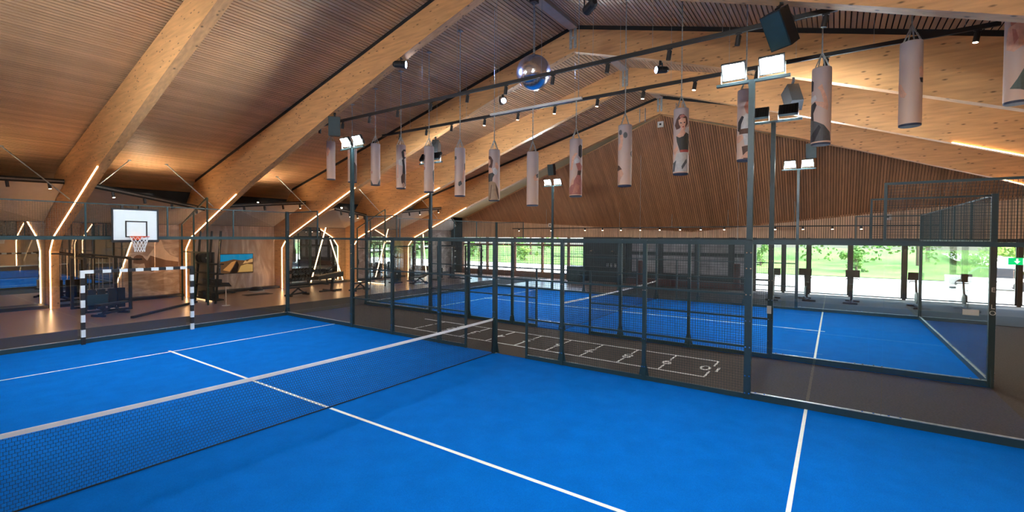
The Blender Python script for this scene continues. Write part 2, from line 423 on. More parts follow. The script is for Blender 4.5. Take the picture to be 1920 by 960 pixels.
# wall on the X end above the windows
ww = MB((26, 0, 3)); ww.box(26.02, 26.25, YN, YF, 3.12, 6.0)
we = tag(ww.build('wall_right', M['backing']), 'batten clad end wall above the window row', kind='structure')
bt = MB((26, 0, 3)); y = -17.5
while y < 18.9:
    bt.box(25.985, 26.02, y, y+.078, 3.1, max(3.3, zb_(y)+.15)); y += .104
bt.build('wall_battens', M['band'], we, kind='stuff')
slab('trim_20', 25.9, 26.2, 18.9, YF, 0, 6, M['darkwall'], label='dark corner pier beside the window row')

# window row (X = 26)
def window(i, y0, y1, z0, z1, fm, transom=None, label='', sill=True, mull=()):
    fr = MB((26.1, y0, z0)); t = .05
    fr.box(26.05, 26.15, y0, y0+t, z0, z1).box(26.05, 26.15, y1-t, y1, z0, z1).box(26.05, 26.15, y0+t, y1-t, z0, z0+t).box(26.05, 26.15, y0+t, y1-t, z1-t, z1)
    if transom: fr.box(26.05, 26.15, y0+t, y1-t, transom, transom+.14)
    for q in mull: fr.box(26.06, 26.14, q-.03, q+.03, z0+t, z1-t)
    o = fr.build(f'window_{i}', fm); tag(o, label, kind='structure')
    segs = [(z0+t, transom), (transom+.14, z1-t)] if transom else [(z0+t, z1-t)]
    for a, b in segs: MB((26.1, y0, z0)).box(26.095, 26.105, y0+t, y1-t, a, b).build('pane', M['wglass'], o)
    return o
ed = [7.4, 8.72, 10.96, 13.5, 15.3, 16.25, 18.9]
for i, (a, b) in enumerate(zip(ed[:-1], ed[1:])):
    window(i+1, a+.06, b-.06, .38, 3.12, M['brownframe'], 2.42, f'timber framed window bay {i+1} counted from the dark storage wall')
mb = MB((26, 7, 0)); mb.box(25.95, 26.2, 7.34, 18.9, 0, .38)
for q in ed: mb.box(25.97, 26.2, q-.06, q+.06, .38, 3.12)
tag(mb.build('wall_window_sill', M['brownframe']), 'brown timber posts and low sill under the left windows', kind='structure')
ed2 = [-17.5, -14.2, -12.4, -10.2, -8.0, -6.15, -4.95, -3.4]
for i, (a, b) in enumerate(zip(ed2[:-1], ed2[1:])):
    window(i+8, a+.07, b-.07, .05, 3.0, M['steelframe'], None, f'tall dark framed window {7-i} along the right glazing', mull=())
mb = MB((26, -3, 0))
for q in ed2: mb.box(25.98, 26.2, q-.07, q+.07, 0, 3.12)
mb.box(26, 26.2, -19.5, -17.5, 0, 3.12); mb.box(26.02, 26.18, -17.5, -3.4, 3.0, 3.12)
tag(mb.build('wall_window_posts', M['steelframe']), 'dark posts between the tall right windows', kind='structure')
# storage wall and picture windows between
slab('wall_storage', 25.7, 26.2, 4.2, 7.36, 0, 3.12, M['darkwall'], label='anthracite storage wall between the window groups')
mb = MB((26, 4, 0)); ed3 = [4.1, 2.0, -.3, -2.25, -3.4]
mb.box(26.0, 26.2, -3.4, 4.2, 0, .8).box(26.0, 26.2, -3.4, 4.2, 1.95, 2.17).box(26.0, 26.2, -3.4, 4.2, 2.92, 3.12)
for q in ed3: mb.box(25.96, 26.2, q-.17, q+.17, 0, 3.12)
tag(mb.build('wall_picture_windows', M['darkwall']), 'dark framing around the grey film windows', kind='structure')
film = mat('grey_window_film', (.24, .23, .25), .35, var=.35, scale=1.6)
for i, (b, a) in enumerate(zip(ed3[:-1], ed3[1:])):
    wo = MB((26, a, 1)).box(26.07, 26.1, a+.17, b-.17, .8, 1.95).build(f'window_{i+31}', film); tag(wo, f'grey filmed window {i+1} right of the storage wall', kind='structure')
    MB((26, a, 1)).box(26.07, 26.1, a+.17, b-.17, 2.17, 2.92).build('upper_pane', film, wo)
# shelf bench along the picture windows
slab('trim_21', 25.5, 25.98, -3.3, 4.1, .0, .42, M['oxblood'], label='low dark bench along the grey film windows')

# ================================================================== COURT CAGES
def wbox(mb, ax, c, s0, s1, n0, n1, z0, z1):
    if s0 > s1: s0, s1 = s1, s0
    if ax == 'Y': return mb.box(c+n0, c+n1, s0, s1, z0, z1)
    return mb.box(s0, s1, c+n0, c+n1, z0, z1)
def wires(mb, ax, c, s0, s1, z0, z1, p=.05, t=.0048):
    h = t/2
    n = int(round((s1-s0)/p))
    for i in range(1, n): q = s0+(s1-s0)*i/n; wbox(mb, ax, c, q-h, q+h, -h, h, z0, z1)
    n = int(round((z1-z0)/p))
    for i in range(1, n): q = z0+(z1-z0)*i/n; wbox(mb, ax, c, s0, s1, -h-.004, h-.004, q-h, q+h)
def add_post(R, o, ax, c, s, z1, w=.08, foot=True, n=(-.04, .04), z0=.0, bolts=()):
    mb = MB(o); wbox(mb, ax, c, s-w/2, s+w/2, n[0], n[1], z0, z1)
    if foot:
        for sg in (-1, 1):     # triangular gusset and base plate
            a = s+sg*w/2; b = s+sg*(w/2+.09)
            if ax == 'Y': mb.add([(c-.006, a, .02), (c-.006, b, .02), (c-.006, a, .42), (c+.006, a, .02), (c+.006, b, .02), (c+.006, a, .42)], [(0, 1, 2), (5, 4, 3), (0, 3, 4, 1), (1, 4, 5, 2), (2, 5, 3, 0)])
            else: mb.add([(a, c-.006, .02), (b, c-.006, .02), (a, c-.006, .42), (a, c+.006, .02), (b, c+.006, .02), (a, c+.006, .42)], [(0, 1, 2), (5, 4, 3), (0, 3, 4, 1), (1, 4, 5, 2), (2, 5, 3, 0)])
    p = mb.build('post', M['steel'], R)
    bm = MB(o)
    for z in bolts:
        for sg in (-1, 1): wbox(bm, ax, c, s+sg*w*.3-.011, s+sg*w*.3+.011, n[0]-.012, n[0], z-.011, z+.011)
    if bolts: bm.build('bolts', M['chrome'], p, kind='stuff')
def add_rail(R, o, ax, c, s0, s1, z0, z1, n=(-.025, .025), name='rail'):
    mb = MB(o); wbox(mb, ax, c, s0, s1, n[0], n[1], z0, z1); return mb.build(name, M['steel'], R)
def add_glass(R, o, ax, c, s0, s1, z0, z1):
    mb = MB(o); wbox(mb, ax, c, s0+.004, s1-.004, -.006, .006, z0, z1); g = mb.build('glass_pane', M['glass'], R)
    e = MB(o); bd = MB(o); wbox(bd, ax, c, s0+.004, s1-.004, -.028, .028, z0-.002, z0+.012); bd.build('glazing_bead', M['galv'], g)
    for q in (s0+.1, s1-.1, s0+.25, s1-.25): wbox(e, ax, c, q-.014, q+.014, -.018, .018, z0-.02, z0+.03)
    e.build('clamp_bolts', M['chrome'], g, kind='stuff')
def add_mesh(R, o, ax, c, s0, s1, z0, z1):
    mb = MB(o); wires(mb, ax, c, s0, s1, z0, z1); mb.build('mesh_panel', M['wire'], R, kind='stuff')

def side_fence(X, lab):
    R = thing('court_side_fence', (X, 0, 0), lab, 'fence', 'padel court fences'); o = (X, 0, 0)
    for sg in (1, -1):
        add_rail(R, o, 'Y', X, sg*6.05, sg*9.95, .004, .125, (-.03, .03), 'base_rail')
        for a, b in ((6.04, 8), (8, 9.96)):
            add_glass(R, o, 'Y', X, *(sorted((sg*a, sg*b))), .125, 2.96)
        add_rail(R, o, 'Y', X, sg*6.05, sg*9.95, 2.96, 3.03)
        add_mesh(R, o, 'Y', X, *(sorted((sg*8.02, sg*9.95))), 3.03, 3.98)
        add_rail(R, o, 'Y', X, sg*8, sg*9.95, 3.96, 4.0, (-.015, .015))
        add_post(R, o, 'Y', X, sg*8, 4.0, .04, False, (-.02, .02), 3.03)
        add_post(R, o, 'Y', X, sg*6, 3.05, .12, False, (-.05, .05), 0, (.12, .45, 1.0, 1.5, 2.0, 2.5, 2.8))
        for q in (4, 2): add_post(R, o, 'Y', X, sg*q, 3.03, .08, True, (-.04, .04), 0, (.3, .9, 1.95))
        add_post(R, o, 'Y', X, sg*1, 2.02, .055, False, (-.028, .028))
        for a, b in ((2.04, 3.96), (4.04, 5.94)):
            add_mesh(R, o, 'Y', X, *(sorted((sg*a, sg*b))), .1, 2.95)
        add_mesh(R, o, 'Y', X, *(sorted((sg*1.03, sg*1.96))), .1, 2.0)
        for z in (1.0, 2.0): add_rail(R, o, 'Y', X, sg*2.04, sg*5.94, z-.022, z+.022, (-.02, .02))
        add_rail(R, o, 'Y', X, sg*1.03, sg*1.96, .98, 1.02, (-.02, .02))
        add_rail(R, o, 'Y', X, sg*.05, sg*1.96, 1.98, 2.025, (-.022, .022))
        add_rail(R, o, 'Y', X, sg*1.0, sg*5.95, .004, .1, (-.025, .025), 'base_rail')
        add_mesh(R, o, 'Y', X, *(sorted((sg*.05, sg*1.96))), 2.03, 2.95)
    add_rail(R, o, 'Y', X, -5.95, 5.95, 2.95, 3.02)
    add_post(R, o, 'Y', X, 0, 3.02, .1, True, (-.05, .05), 0, (.3, 1.1, 2.0))
    return R
def end_wall(cx, Y, lab):
    R = thing('court_end_wall', (cx, Y, 0), lab, 'fence', 'padel court fences'); o = (cx, Y, 0)
    add_rail(R, o, 'X', Y, cx-4.95, cx+4.95, .004, .125, (-.03, .03), 'base_rail')
    for i in range(5):
        a = cx-5+2*i; add_glass(R, o, 'X', Y, a+(.05 if i == 0 else 0), a+2-(.05 if i == 4 else 0), .125, 2.96)
        add_mesh(R, o, 'X', Y, a+.03, a+1.97, 3.03, 3.97)
        if i: add_post(R, o, 'X', Y, a, 4.0, .045, False, (-.02, .02), 3.03)
    add_rail(R, o, 'X', Y, cx-4.95, cx+4.95, 2.95, 3.05, (-.03, .03))
    add_rail(R, o, 'X', Y, cx-4.95, cx+4.95, 3.97, 4.0, (-.015, .015))
    for sx in (-1, 1): add_post(R, o, 'X', Y, cx+sx*5, 4.02, .1, True, (-.05, .05), 0, (.15, .3, 1.2, 2.2, 3.3))
    return R
side_fence(5.0, 'dark green mesh and glass side fence of the near court along the walkway')
side_fence(8.77, 'side fence of the far court facing the hopscotch walkway')
side_fence(18.77, 'farthest mesh fence in front of the window row')
end_wall(0, 10, 'glass end wall of the near court behind the goal and basketball board')
end_wall(C2, 10, 'glass end wall of the far court next to the gym')
end_wall(C2, -10, 'glass end wall of the far court at the right edge')

# --- nets
def net(cx, lab):
    R = thing('court_net', (cx, 0, 0), lab, 'net', 'padel nets'); o = (cx, 0, 0)
    top = lambda x: .88+.05*((x-cx)/4.95)**2
    mb = MB(o); N = 220; t = .0032
    xs = [cx-4.9+9.8*i/N for i in range(N+1)]; rows = 20
    for j in range(rows):
        for i in range(0, N, 10):
            a, b = xs[i], xs[i+10]; za = .02+(top(a)-.05)*j/rows; zb2 = .02+(top(b)-.05)*j/rows
            mb.bar((a, 0, za), (b, 0, zb2), t, t)
        for i in range(N):
            x = xs[i]+(9.8/N/2 if j % 2 else 0); z0 = .02+(top(x)-.05)*j/rows; z1 = .02+(top(x)-.05)*(j+1)/rows
            mb.box(x-t/2, x+t/2, -t/2, t/2, z0, z1)
    mb.build('net_mesh', M['netc'], R, kind='stuff')
    tp = MB(o)
    for i in range(0, N, 10):
        a, b = xs[i], xs[i+10]
        tp.hexa([(a, -.008, top(a)-.055), (b, -.008, top(b)-.055), (b, .008, top(b)-.055), (a, .008, top(a)-.055), (a, -.008, top(a)), (b, -.008, top(b)), (b, .008, top(b)), (a, .008, top(a))])
    tp.build('white_tape', M['chalk'], R)
    MB(o).tube((cx-4.9, 0, .02), (cx+4.9, 0, .02), .011, 6).build('bottom_cord', M['netc'], R)
    for sx in (-1, 1):
        MB(o).tube((cx+sx*4.87, 0, .02), (cx+sx*4.9, 0, .9), .014, 6).build('side_cord', M['netc'], R)
        MB(o).box(cx+sx*4.94-.03, cx+sx*4.94+.03, -.03, .03, .004, .95).build('net_post', M['steel'], R)
        MB(o).box(cx+sx*4.97-.02, cx+sx*4.97+.10*sx if sx > 0 else cx+sx*4.97+.02, -.07, .05, .004, .02).build('foot_plate', M['galv'], R)
net(0, 'black net with white top tape across the near court')
net(C2, 'black net with white top tape across the far court')

# --- floodlight poles
def flood_pole(x, y, face, lab):
    R = thing('floodlight_pole', (x, y, 0), lab, 'floodlight', 'floodlight poles on the court fences')
    z0 = 3.03
    MB().box(-.05, .05, -.05, .05, z0, 6.05).build('pole', M['steel'], R)
    MB().box(-.035, .035, -.62, .62, 6.02, 6.07).build('crossbar', M['steel'], R)
    for sy in (-1, 1):
        c = Vector((0, sy*.32, 6.29)); tl = math.radians(33)
        fwd = Vector((face*math.cos(tl), 0, -math.sin(tl))); up = Vector((face*math.sin(tl), 0, math.cos(tl))); lat = Vector((0, 1, 0))
        def P(a, b, d): return c+lat*a+up*b+fwd*d
        hb = MB().hexa([P(-.21, -.165, -.05), P(.21, -.165, -.05), P(.21, .165, -.05), P(-.21, .165, -.05), P(-.21, -.165, .03), P(.21, -.165, .03), P(.21, .165, .03), P(-.21, .165, .03)])
        for k in range(7): hb.hexa([P(-.18+k*.06-.006, -.14, -.08), P(-.18+k*.06+.006, -.14, -.08), P(-.18+k*.06+.006, .14, -.08), P(-.18+k*.06-.006, .14, -.08), P(-.18+k*.06-.006, -.14, -.05), P(-.18+k*.06+.006, -.14, -.05), P(-.18+k*.06+.006, .14, -.05), P(-.18+k*.06-.006, .14, -.05)])
        h = hb.build('lamp_housing', M['black'], R)
        MB().hexa([P(-.185, -.14, .031), P(.185, -.14, .031), P(.185, .14, .031), P(-.185, .14, .031), P(-.185, -.14, .034), P(.185, -.14, .034), P(.185, .14, .034), P(-.185, .14, .034)]).build('lamp_lens', M['flood'], h)
        MB().box(-.015, .015, sy*.32-.225, sy*.32-.213, 6.06, 6.3).box(-.015, .015, sy*.32+.213, sy*.32+.225, 6.06, 6.3).box(-.015, .015, sy*.32-.225, sy*.32+.225, 6.065, 6.08).build('bracket', M['galv'], R)
for x, y, f, l in [(5, 6, -1, 'lit twin floodlight pole on the near fence, left one'), (5, -6, -1, 'lit twin floodlight pole nearest to the viewer, brightest'),
                   (8.77, 6, 1, 'floodlight pole seen from behind beside the hanging bags, left'), (8.77, -6, 1, 'floodlight pole with two lamps seen from behind, right of the brightest pole'),
                   (18.77, 6, -1, 'distant lit floodlight pole left of the gable centre'), (18.77, -6, -1, 'distant lit floodlight pole against the dark gable slats'),
                   (-5, 6, 1, 'floodlight pole on the open side of the near court, farther'), (-5, -6, 1, 'floodlight pole on the open side next to the viewer')]:
    flood_pole(x, y, f, l)

# --- hopscotch on the walkway
HS = thing('hopscotch_marking', (6.85, -1, -.012), 'white hopscotch ladder numbered up to ten on the walkway carpet', 'floor marking'); ho = (6.85, -1, -.012)
MB(ho).box(6.03, 6.07, -5.0, 5.2, -.012, -.007).build('side_line', M['line'], HS)
MB(ho).box(7.63, 7.67, -5.0, 5.2, -.012, -.007).build('side_line', M['line'], HS)
def text(txt, size, m, name, parent, loc, rot, ext=.002):
    cu = bpy.data.curves.new(name, 'FONT'); cu.body = txt; cu.size = size; cu.align_x = 'CENTER'; cu.align_y = 'CENTER'; cu.extrude = ext
    ob = bpy.data.objects.new(name, cu); COL.objects.link(ob)
    dg = bpy.context.evaluated_depsgraph_get(); dg.update()
    me = bpy.data.meshes.new_from_object(ob.evaluated_get(dg)); bpy.data.objects.remove(ob)
    o2 = bpy.data.objects.new(name, me); COL.objects.link(o2); me.materials.clear(); me.materials.append(m)
    o2.location = loc; o2.rotation_euler = rot
    if parent: o2.parent = parent
    return o2
for k in range(10):
    yy = -5.0+1.02*k
    MB(ho).box(6.05, 6.58, yy-.02, yy+.02, -.012, -.007).build('rung', M['line'], HS)
    MB(ho).box(7.12, 7.65, yy-.02, yy+.02, -.012, -.007).build('rung', M['line'], HS)
    text(str(10-k), .55, M['line'], 'number', HS, (0, yy+1, .004), (0, 0, PI/2))

# --- striped goal
G = thing('striped_goal', (.25, 9.85, 0), 'black and white striped handball goal in front of the glass end wall', 'goal')
def stripes(a, b, w, first, n, name):
    a = Vector(a); b = Vector(b); mb = MB((.25, 9.85, 0)); up = (0, 1, 0) if abs(b.z-a.z) > .5 else (0, 0, 1)
    for i in range(n): mb.bar(a+(b-a)*i/n, a+(b-a)*(i+1)/n, w, w, up, mi=(first+i) % 2)
    mb.build(name, [M['black'], M['board']], G)
stripes((-1.12, 9.85, .004), (-1.12, 9.85, 2.08), .09, 0, 10, 'goal_post')
stripes((1.62, 9.85, .004), (1.62, 9.85, 2.0), .09, 1, 10, 'goal_post')
stripes((-1.075, 9.85, 2.04), (1.665, 9.85, 2.04), .09, 1, 14, 'crossbar')

# --- basketball board
B = thing('basketball_hoop', (.13, 9.9, 2.9), 'white basketball backboard with orange rim above the goal', 'basketball hoop'); bo = (.13, 9.9, 2.9)
MB(bo).box(-.42, .68, 9.86, 9.9, 2.93, 3.86).build('backboard', M['board'], B)
fr = MB(bo); fr.box(-.45, .71, 9.84, 9.91, 2.87, 2.94).box(-.45, .71, 9.84, 9.91, 3.84, 3.88).box(-.45, -.415, 9.84, 9.91, 2.94, 3.84).box(.675, .71, 9.84, 9.91, 2.94, 3.84)
fr.build('board_frame', M['black'], B)
ta = MB(bo); ta.box(-.13, .42, 9.853, 9.862, 3.02, 3.055).box(-.13, .42, 9.853, 9.862, 3.475, 3.51).box(-.13, -.095, 9.853, 9.862, 3.055, 3.475).box(.385, .42, 9.853, 9.862, 3.055, 3.475)
ta.build('target_rectangle', M['black'], B)
rm = MB(bo); cxr, cyr, zr, rr = .13, 9.55, 3.04, .2286
for i in range(24):
    a, b = 2*PI*i/24, 2*PI*(i+1)/24
    rm.tube((cxr+rr*math.cos(a), cyr+rr*math.sin(a), zr), (cxr+rr*math.cos(b), cyr+rr*math.sin(b), zr), .012, 6)
rm.box(cxr-.09, cxr+.09, 9.74, 9.86, zr-.1, zr+.015).bar((cxr-.2, 9.66, zr), (cxr-.08, 9.85, zr-.05), .02, .03).bar((cxr+.2, 9.66, zr), (cxr+.08, 9.85, zr-.05), .02, .03)
rm.build('rim', M['red'], B)
nm = MB(bo)
def nring(i, j):
    f = j/5; r_ = rr*(1-.45*min(1, f*1.3)); a = 2*PI*(i+(.5 if j % 2 else 0))/12; return (cxr+r_*math.cos(a), cyr+r_*math.sin(a), zr-.45*f)
for j in range(5):
    for i in range(12):
        nm.tube(nring(i, j), nring(i, j+1), .006, 4); nm.tube(nring(i, j), nring(i-1 if j % 2 == 0 else i+1, j+1), .006, 4)
nm.build('net', M['chalk'], B, kind='stuff')
br = MB(bo)
for x in (-.18, .25): br.box(x-.025, x+.025, 9.91, 10.0, 3.8, 3.97)
br.build('bracket', M['black'], B)

# ================================================================== OVERHEAD
def rail_track(X, y0, y1, z, lab, n):
    R = thing('light_track', (X, y0, z), lab, 'light track', 'ceiling light tracks')
    MB((X, y0, z)).box(X-.03, X+.03, y0, y1, z-.045, z+.045).build('track_profile', M['black'], R)
    y = y0+.5
    while y < y1:
        MB((X, y0, z)).tube((X, y, z+.04), (X, y, zc(y)-.01), .004, 4).build('suspension_wire', M['galv'], R); y += 1.45
    return R
rail_track(5.64, -7.3, 9.2, 7.3, 'upper long black light track hung beside the bags', 0)
rail_track(8.17, -9.9, 8.2, 7.3, 'lower long black light track behind the bags', 0)
def track_spot(X, y, z, lit, lab):
    R = thing('track_spot', (X, y, z-.05), lab, 'spotlight', 'spots on the hanging tracks')
    MB().box(-.02, .02, -.06, .06, -.02, .0).box(-.008, .008, -.03, .03, -.06, -.02).build('adapter', M['black'], R)
    MB().tube((0, 0, -.05), (0, .03, -.24), .05, 12).build('spot_body', M['black'], R)
    if lit: MB().tube((0, .0302, -.241), (0, .031, -.248), .042, 12).build('spot_lens', M['spot'], R)
names = ['first', 'second', 'third', 'fourth', 'fifth', 'sixth', 'seventh', 'eighth', 'ninth', 'tenth', 'eleventh', 'twelfth', 'thirteenth', 'fourteenth', 'fifteenth']
for i, y in enumerate((8.79, 7.38, 5.88, 4.46, 2.97, 1.49, .12, -1.35, -2.84, -4.28, -5.66, -7.12)):
    track_spot(5.64, y, 7.3, False, f'unlit black spot, {names[i]} from the left on the upper track')
for i, y in enumerate((7.13, 5.64, 4.35, 2.8, 1.39, -.01, -1.46, -2.85, -4.23, -5.69, -7.1, -9.58)):
    track_spot(8.17, y, 7.3, i > 2, f'black spot, {names[i]} from the left on the lower track')
# far track in front of the gable
FT_ = thing('light_track', (25.0, 0, 3.75), 'thin light track in front of the gable wall with a row of lamps', 'light track', 'ceiling light tracks')
MB((25.0, 0, 3.75)).box(24.97, 25.03, -11.5, 13, 3.72, 3.78).build('track_profile', M['black'], FT_)
for y in (10, 4.4, 1.0, -2.2, -5.5): MB((25.0, 0, 3.75)).tube((25, y, 3.78), (25, y, zgable(25, y)-.02), .012, 5).build('suspension_wire', M['galv'], FT_)
for i, y in enumerate((12.4, 9.6, 6.9, 5.6, 4.3, 3.0, 1.75, .5, -.7, -2.0, -3.3, -4.6, -5.9, -7.2, -8.4)):
    R = thing('track_spot', (25.0, y, 3.72), f'tiny lit lamp, {names[i]} from the left on the gable track', 'spotlight', 'lamps on the gable track')
    MB().tube((0, 0, 0), (0, 0, -.13), .05, 8).build('spot_body', M['black'], R); MB().tube((0, 0, -.131), (0, 0, -.16), .045, 8).build('spot_lens', M['spot'], R)

def chain(mb, a, b, pitch=.045, r=.0055, w=.016):
    a = Vector(a); b = Vector(b); L = (b-a).length; n = max(1, int(L/pitch)); d = (b-a)/L
    x = d.orthogonal().normalized(); y = d.cross(x)
    for k in range(n):
        c = a+d*(k+.5)*L/n; s = x if k % 2 else y; h = L/n*.62
        p = [c-d*h+s*w*.5, c+d*h+s*w*.5, c+d*h-s*w*.5, c-d*h-s*w*.5]
        for i in range(4): mb.tube(p[i], p[(i+1) % 4], r, 3, caps=False)

# --- white support bar for the three middle bags
SB = thing('hanging_bar', (6.9, 0, 6.93), 'white bar hung at the ridge carrying the three middle bags', 'bar')
MB((6.9, 0, 6.93)).box(6.86, 6.94, -1.55, 1.6, 6.9, 6.96).build('bar_profile', M['white'], SB)
for y in (1.45, -1.45):
    mb = MB((6.9, 0, 6.93)); chain(mb, (6.9, y, 6.96), (6.9, y, zc(y)), .06); mb.build('bar_chain', M['galv'], SB)

# --- punching bags with printed comic figures
SK = (.72, .40, .27); SKD = (.55, .22, .15); DK = (.035, .03, .035); HB = (.10, .04, .03); WH = (.62, .60, .58); RD = (.45, .07, .05); GR = (.10, .10, .10); BRN = (.12, .06, .04); TAN = (.42, .27, .16); ROSE = (.45, .16, .13); APR = (.55, .52, .48); OLV = (.10, .13, .11); GD = (.045, .045, .04)
_pc = {}
def pmat(c):
    if c not in _pc: _pc[c] = mat('bag_print', c, .6, var=.12, scale=14)
    return _pc[c]
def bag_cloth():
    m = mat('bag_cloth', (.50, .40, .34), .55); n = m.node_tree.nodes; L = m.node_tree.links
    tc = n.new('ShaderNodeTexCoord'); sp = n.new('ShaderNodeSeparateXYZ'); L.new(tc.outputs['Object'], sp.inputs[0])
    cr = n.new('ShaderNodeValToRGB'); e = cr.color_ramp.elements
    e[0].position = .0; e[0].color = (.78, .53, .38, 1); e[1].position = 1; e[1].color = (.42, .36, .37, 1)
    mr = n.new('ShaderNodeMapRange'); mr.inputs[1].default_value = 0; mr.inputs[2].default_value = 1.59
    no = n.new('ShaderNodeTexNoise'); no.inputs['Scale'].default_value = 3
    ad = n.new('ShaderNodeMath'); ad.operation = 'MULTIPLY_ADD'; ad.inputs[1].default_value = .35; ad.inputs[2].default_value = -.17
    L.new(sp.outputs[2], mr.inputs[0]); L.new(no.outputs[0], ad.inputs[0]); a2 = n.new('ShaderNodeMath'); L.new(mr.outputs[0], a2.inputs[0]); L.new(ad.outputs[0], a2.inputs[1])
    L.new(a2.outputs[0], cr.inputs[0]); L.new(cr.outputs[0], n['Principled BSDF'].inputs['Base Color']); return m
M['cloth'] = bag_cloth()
M['cap'] = mat('navy_bag_base', (.03, .04, .08), .5, var=.1)
def ell(c, rx, ry, n=14, a0=0): return [(c[0]+rx*math.cos(a0+2*PI*i/n), c[1]+ry*math.sin(a0+2*PI*i/n)) for i in range(n)]
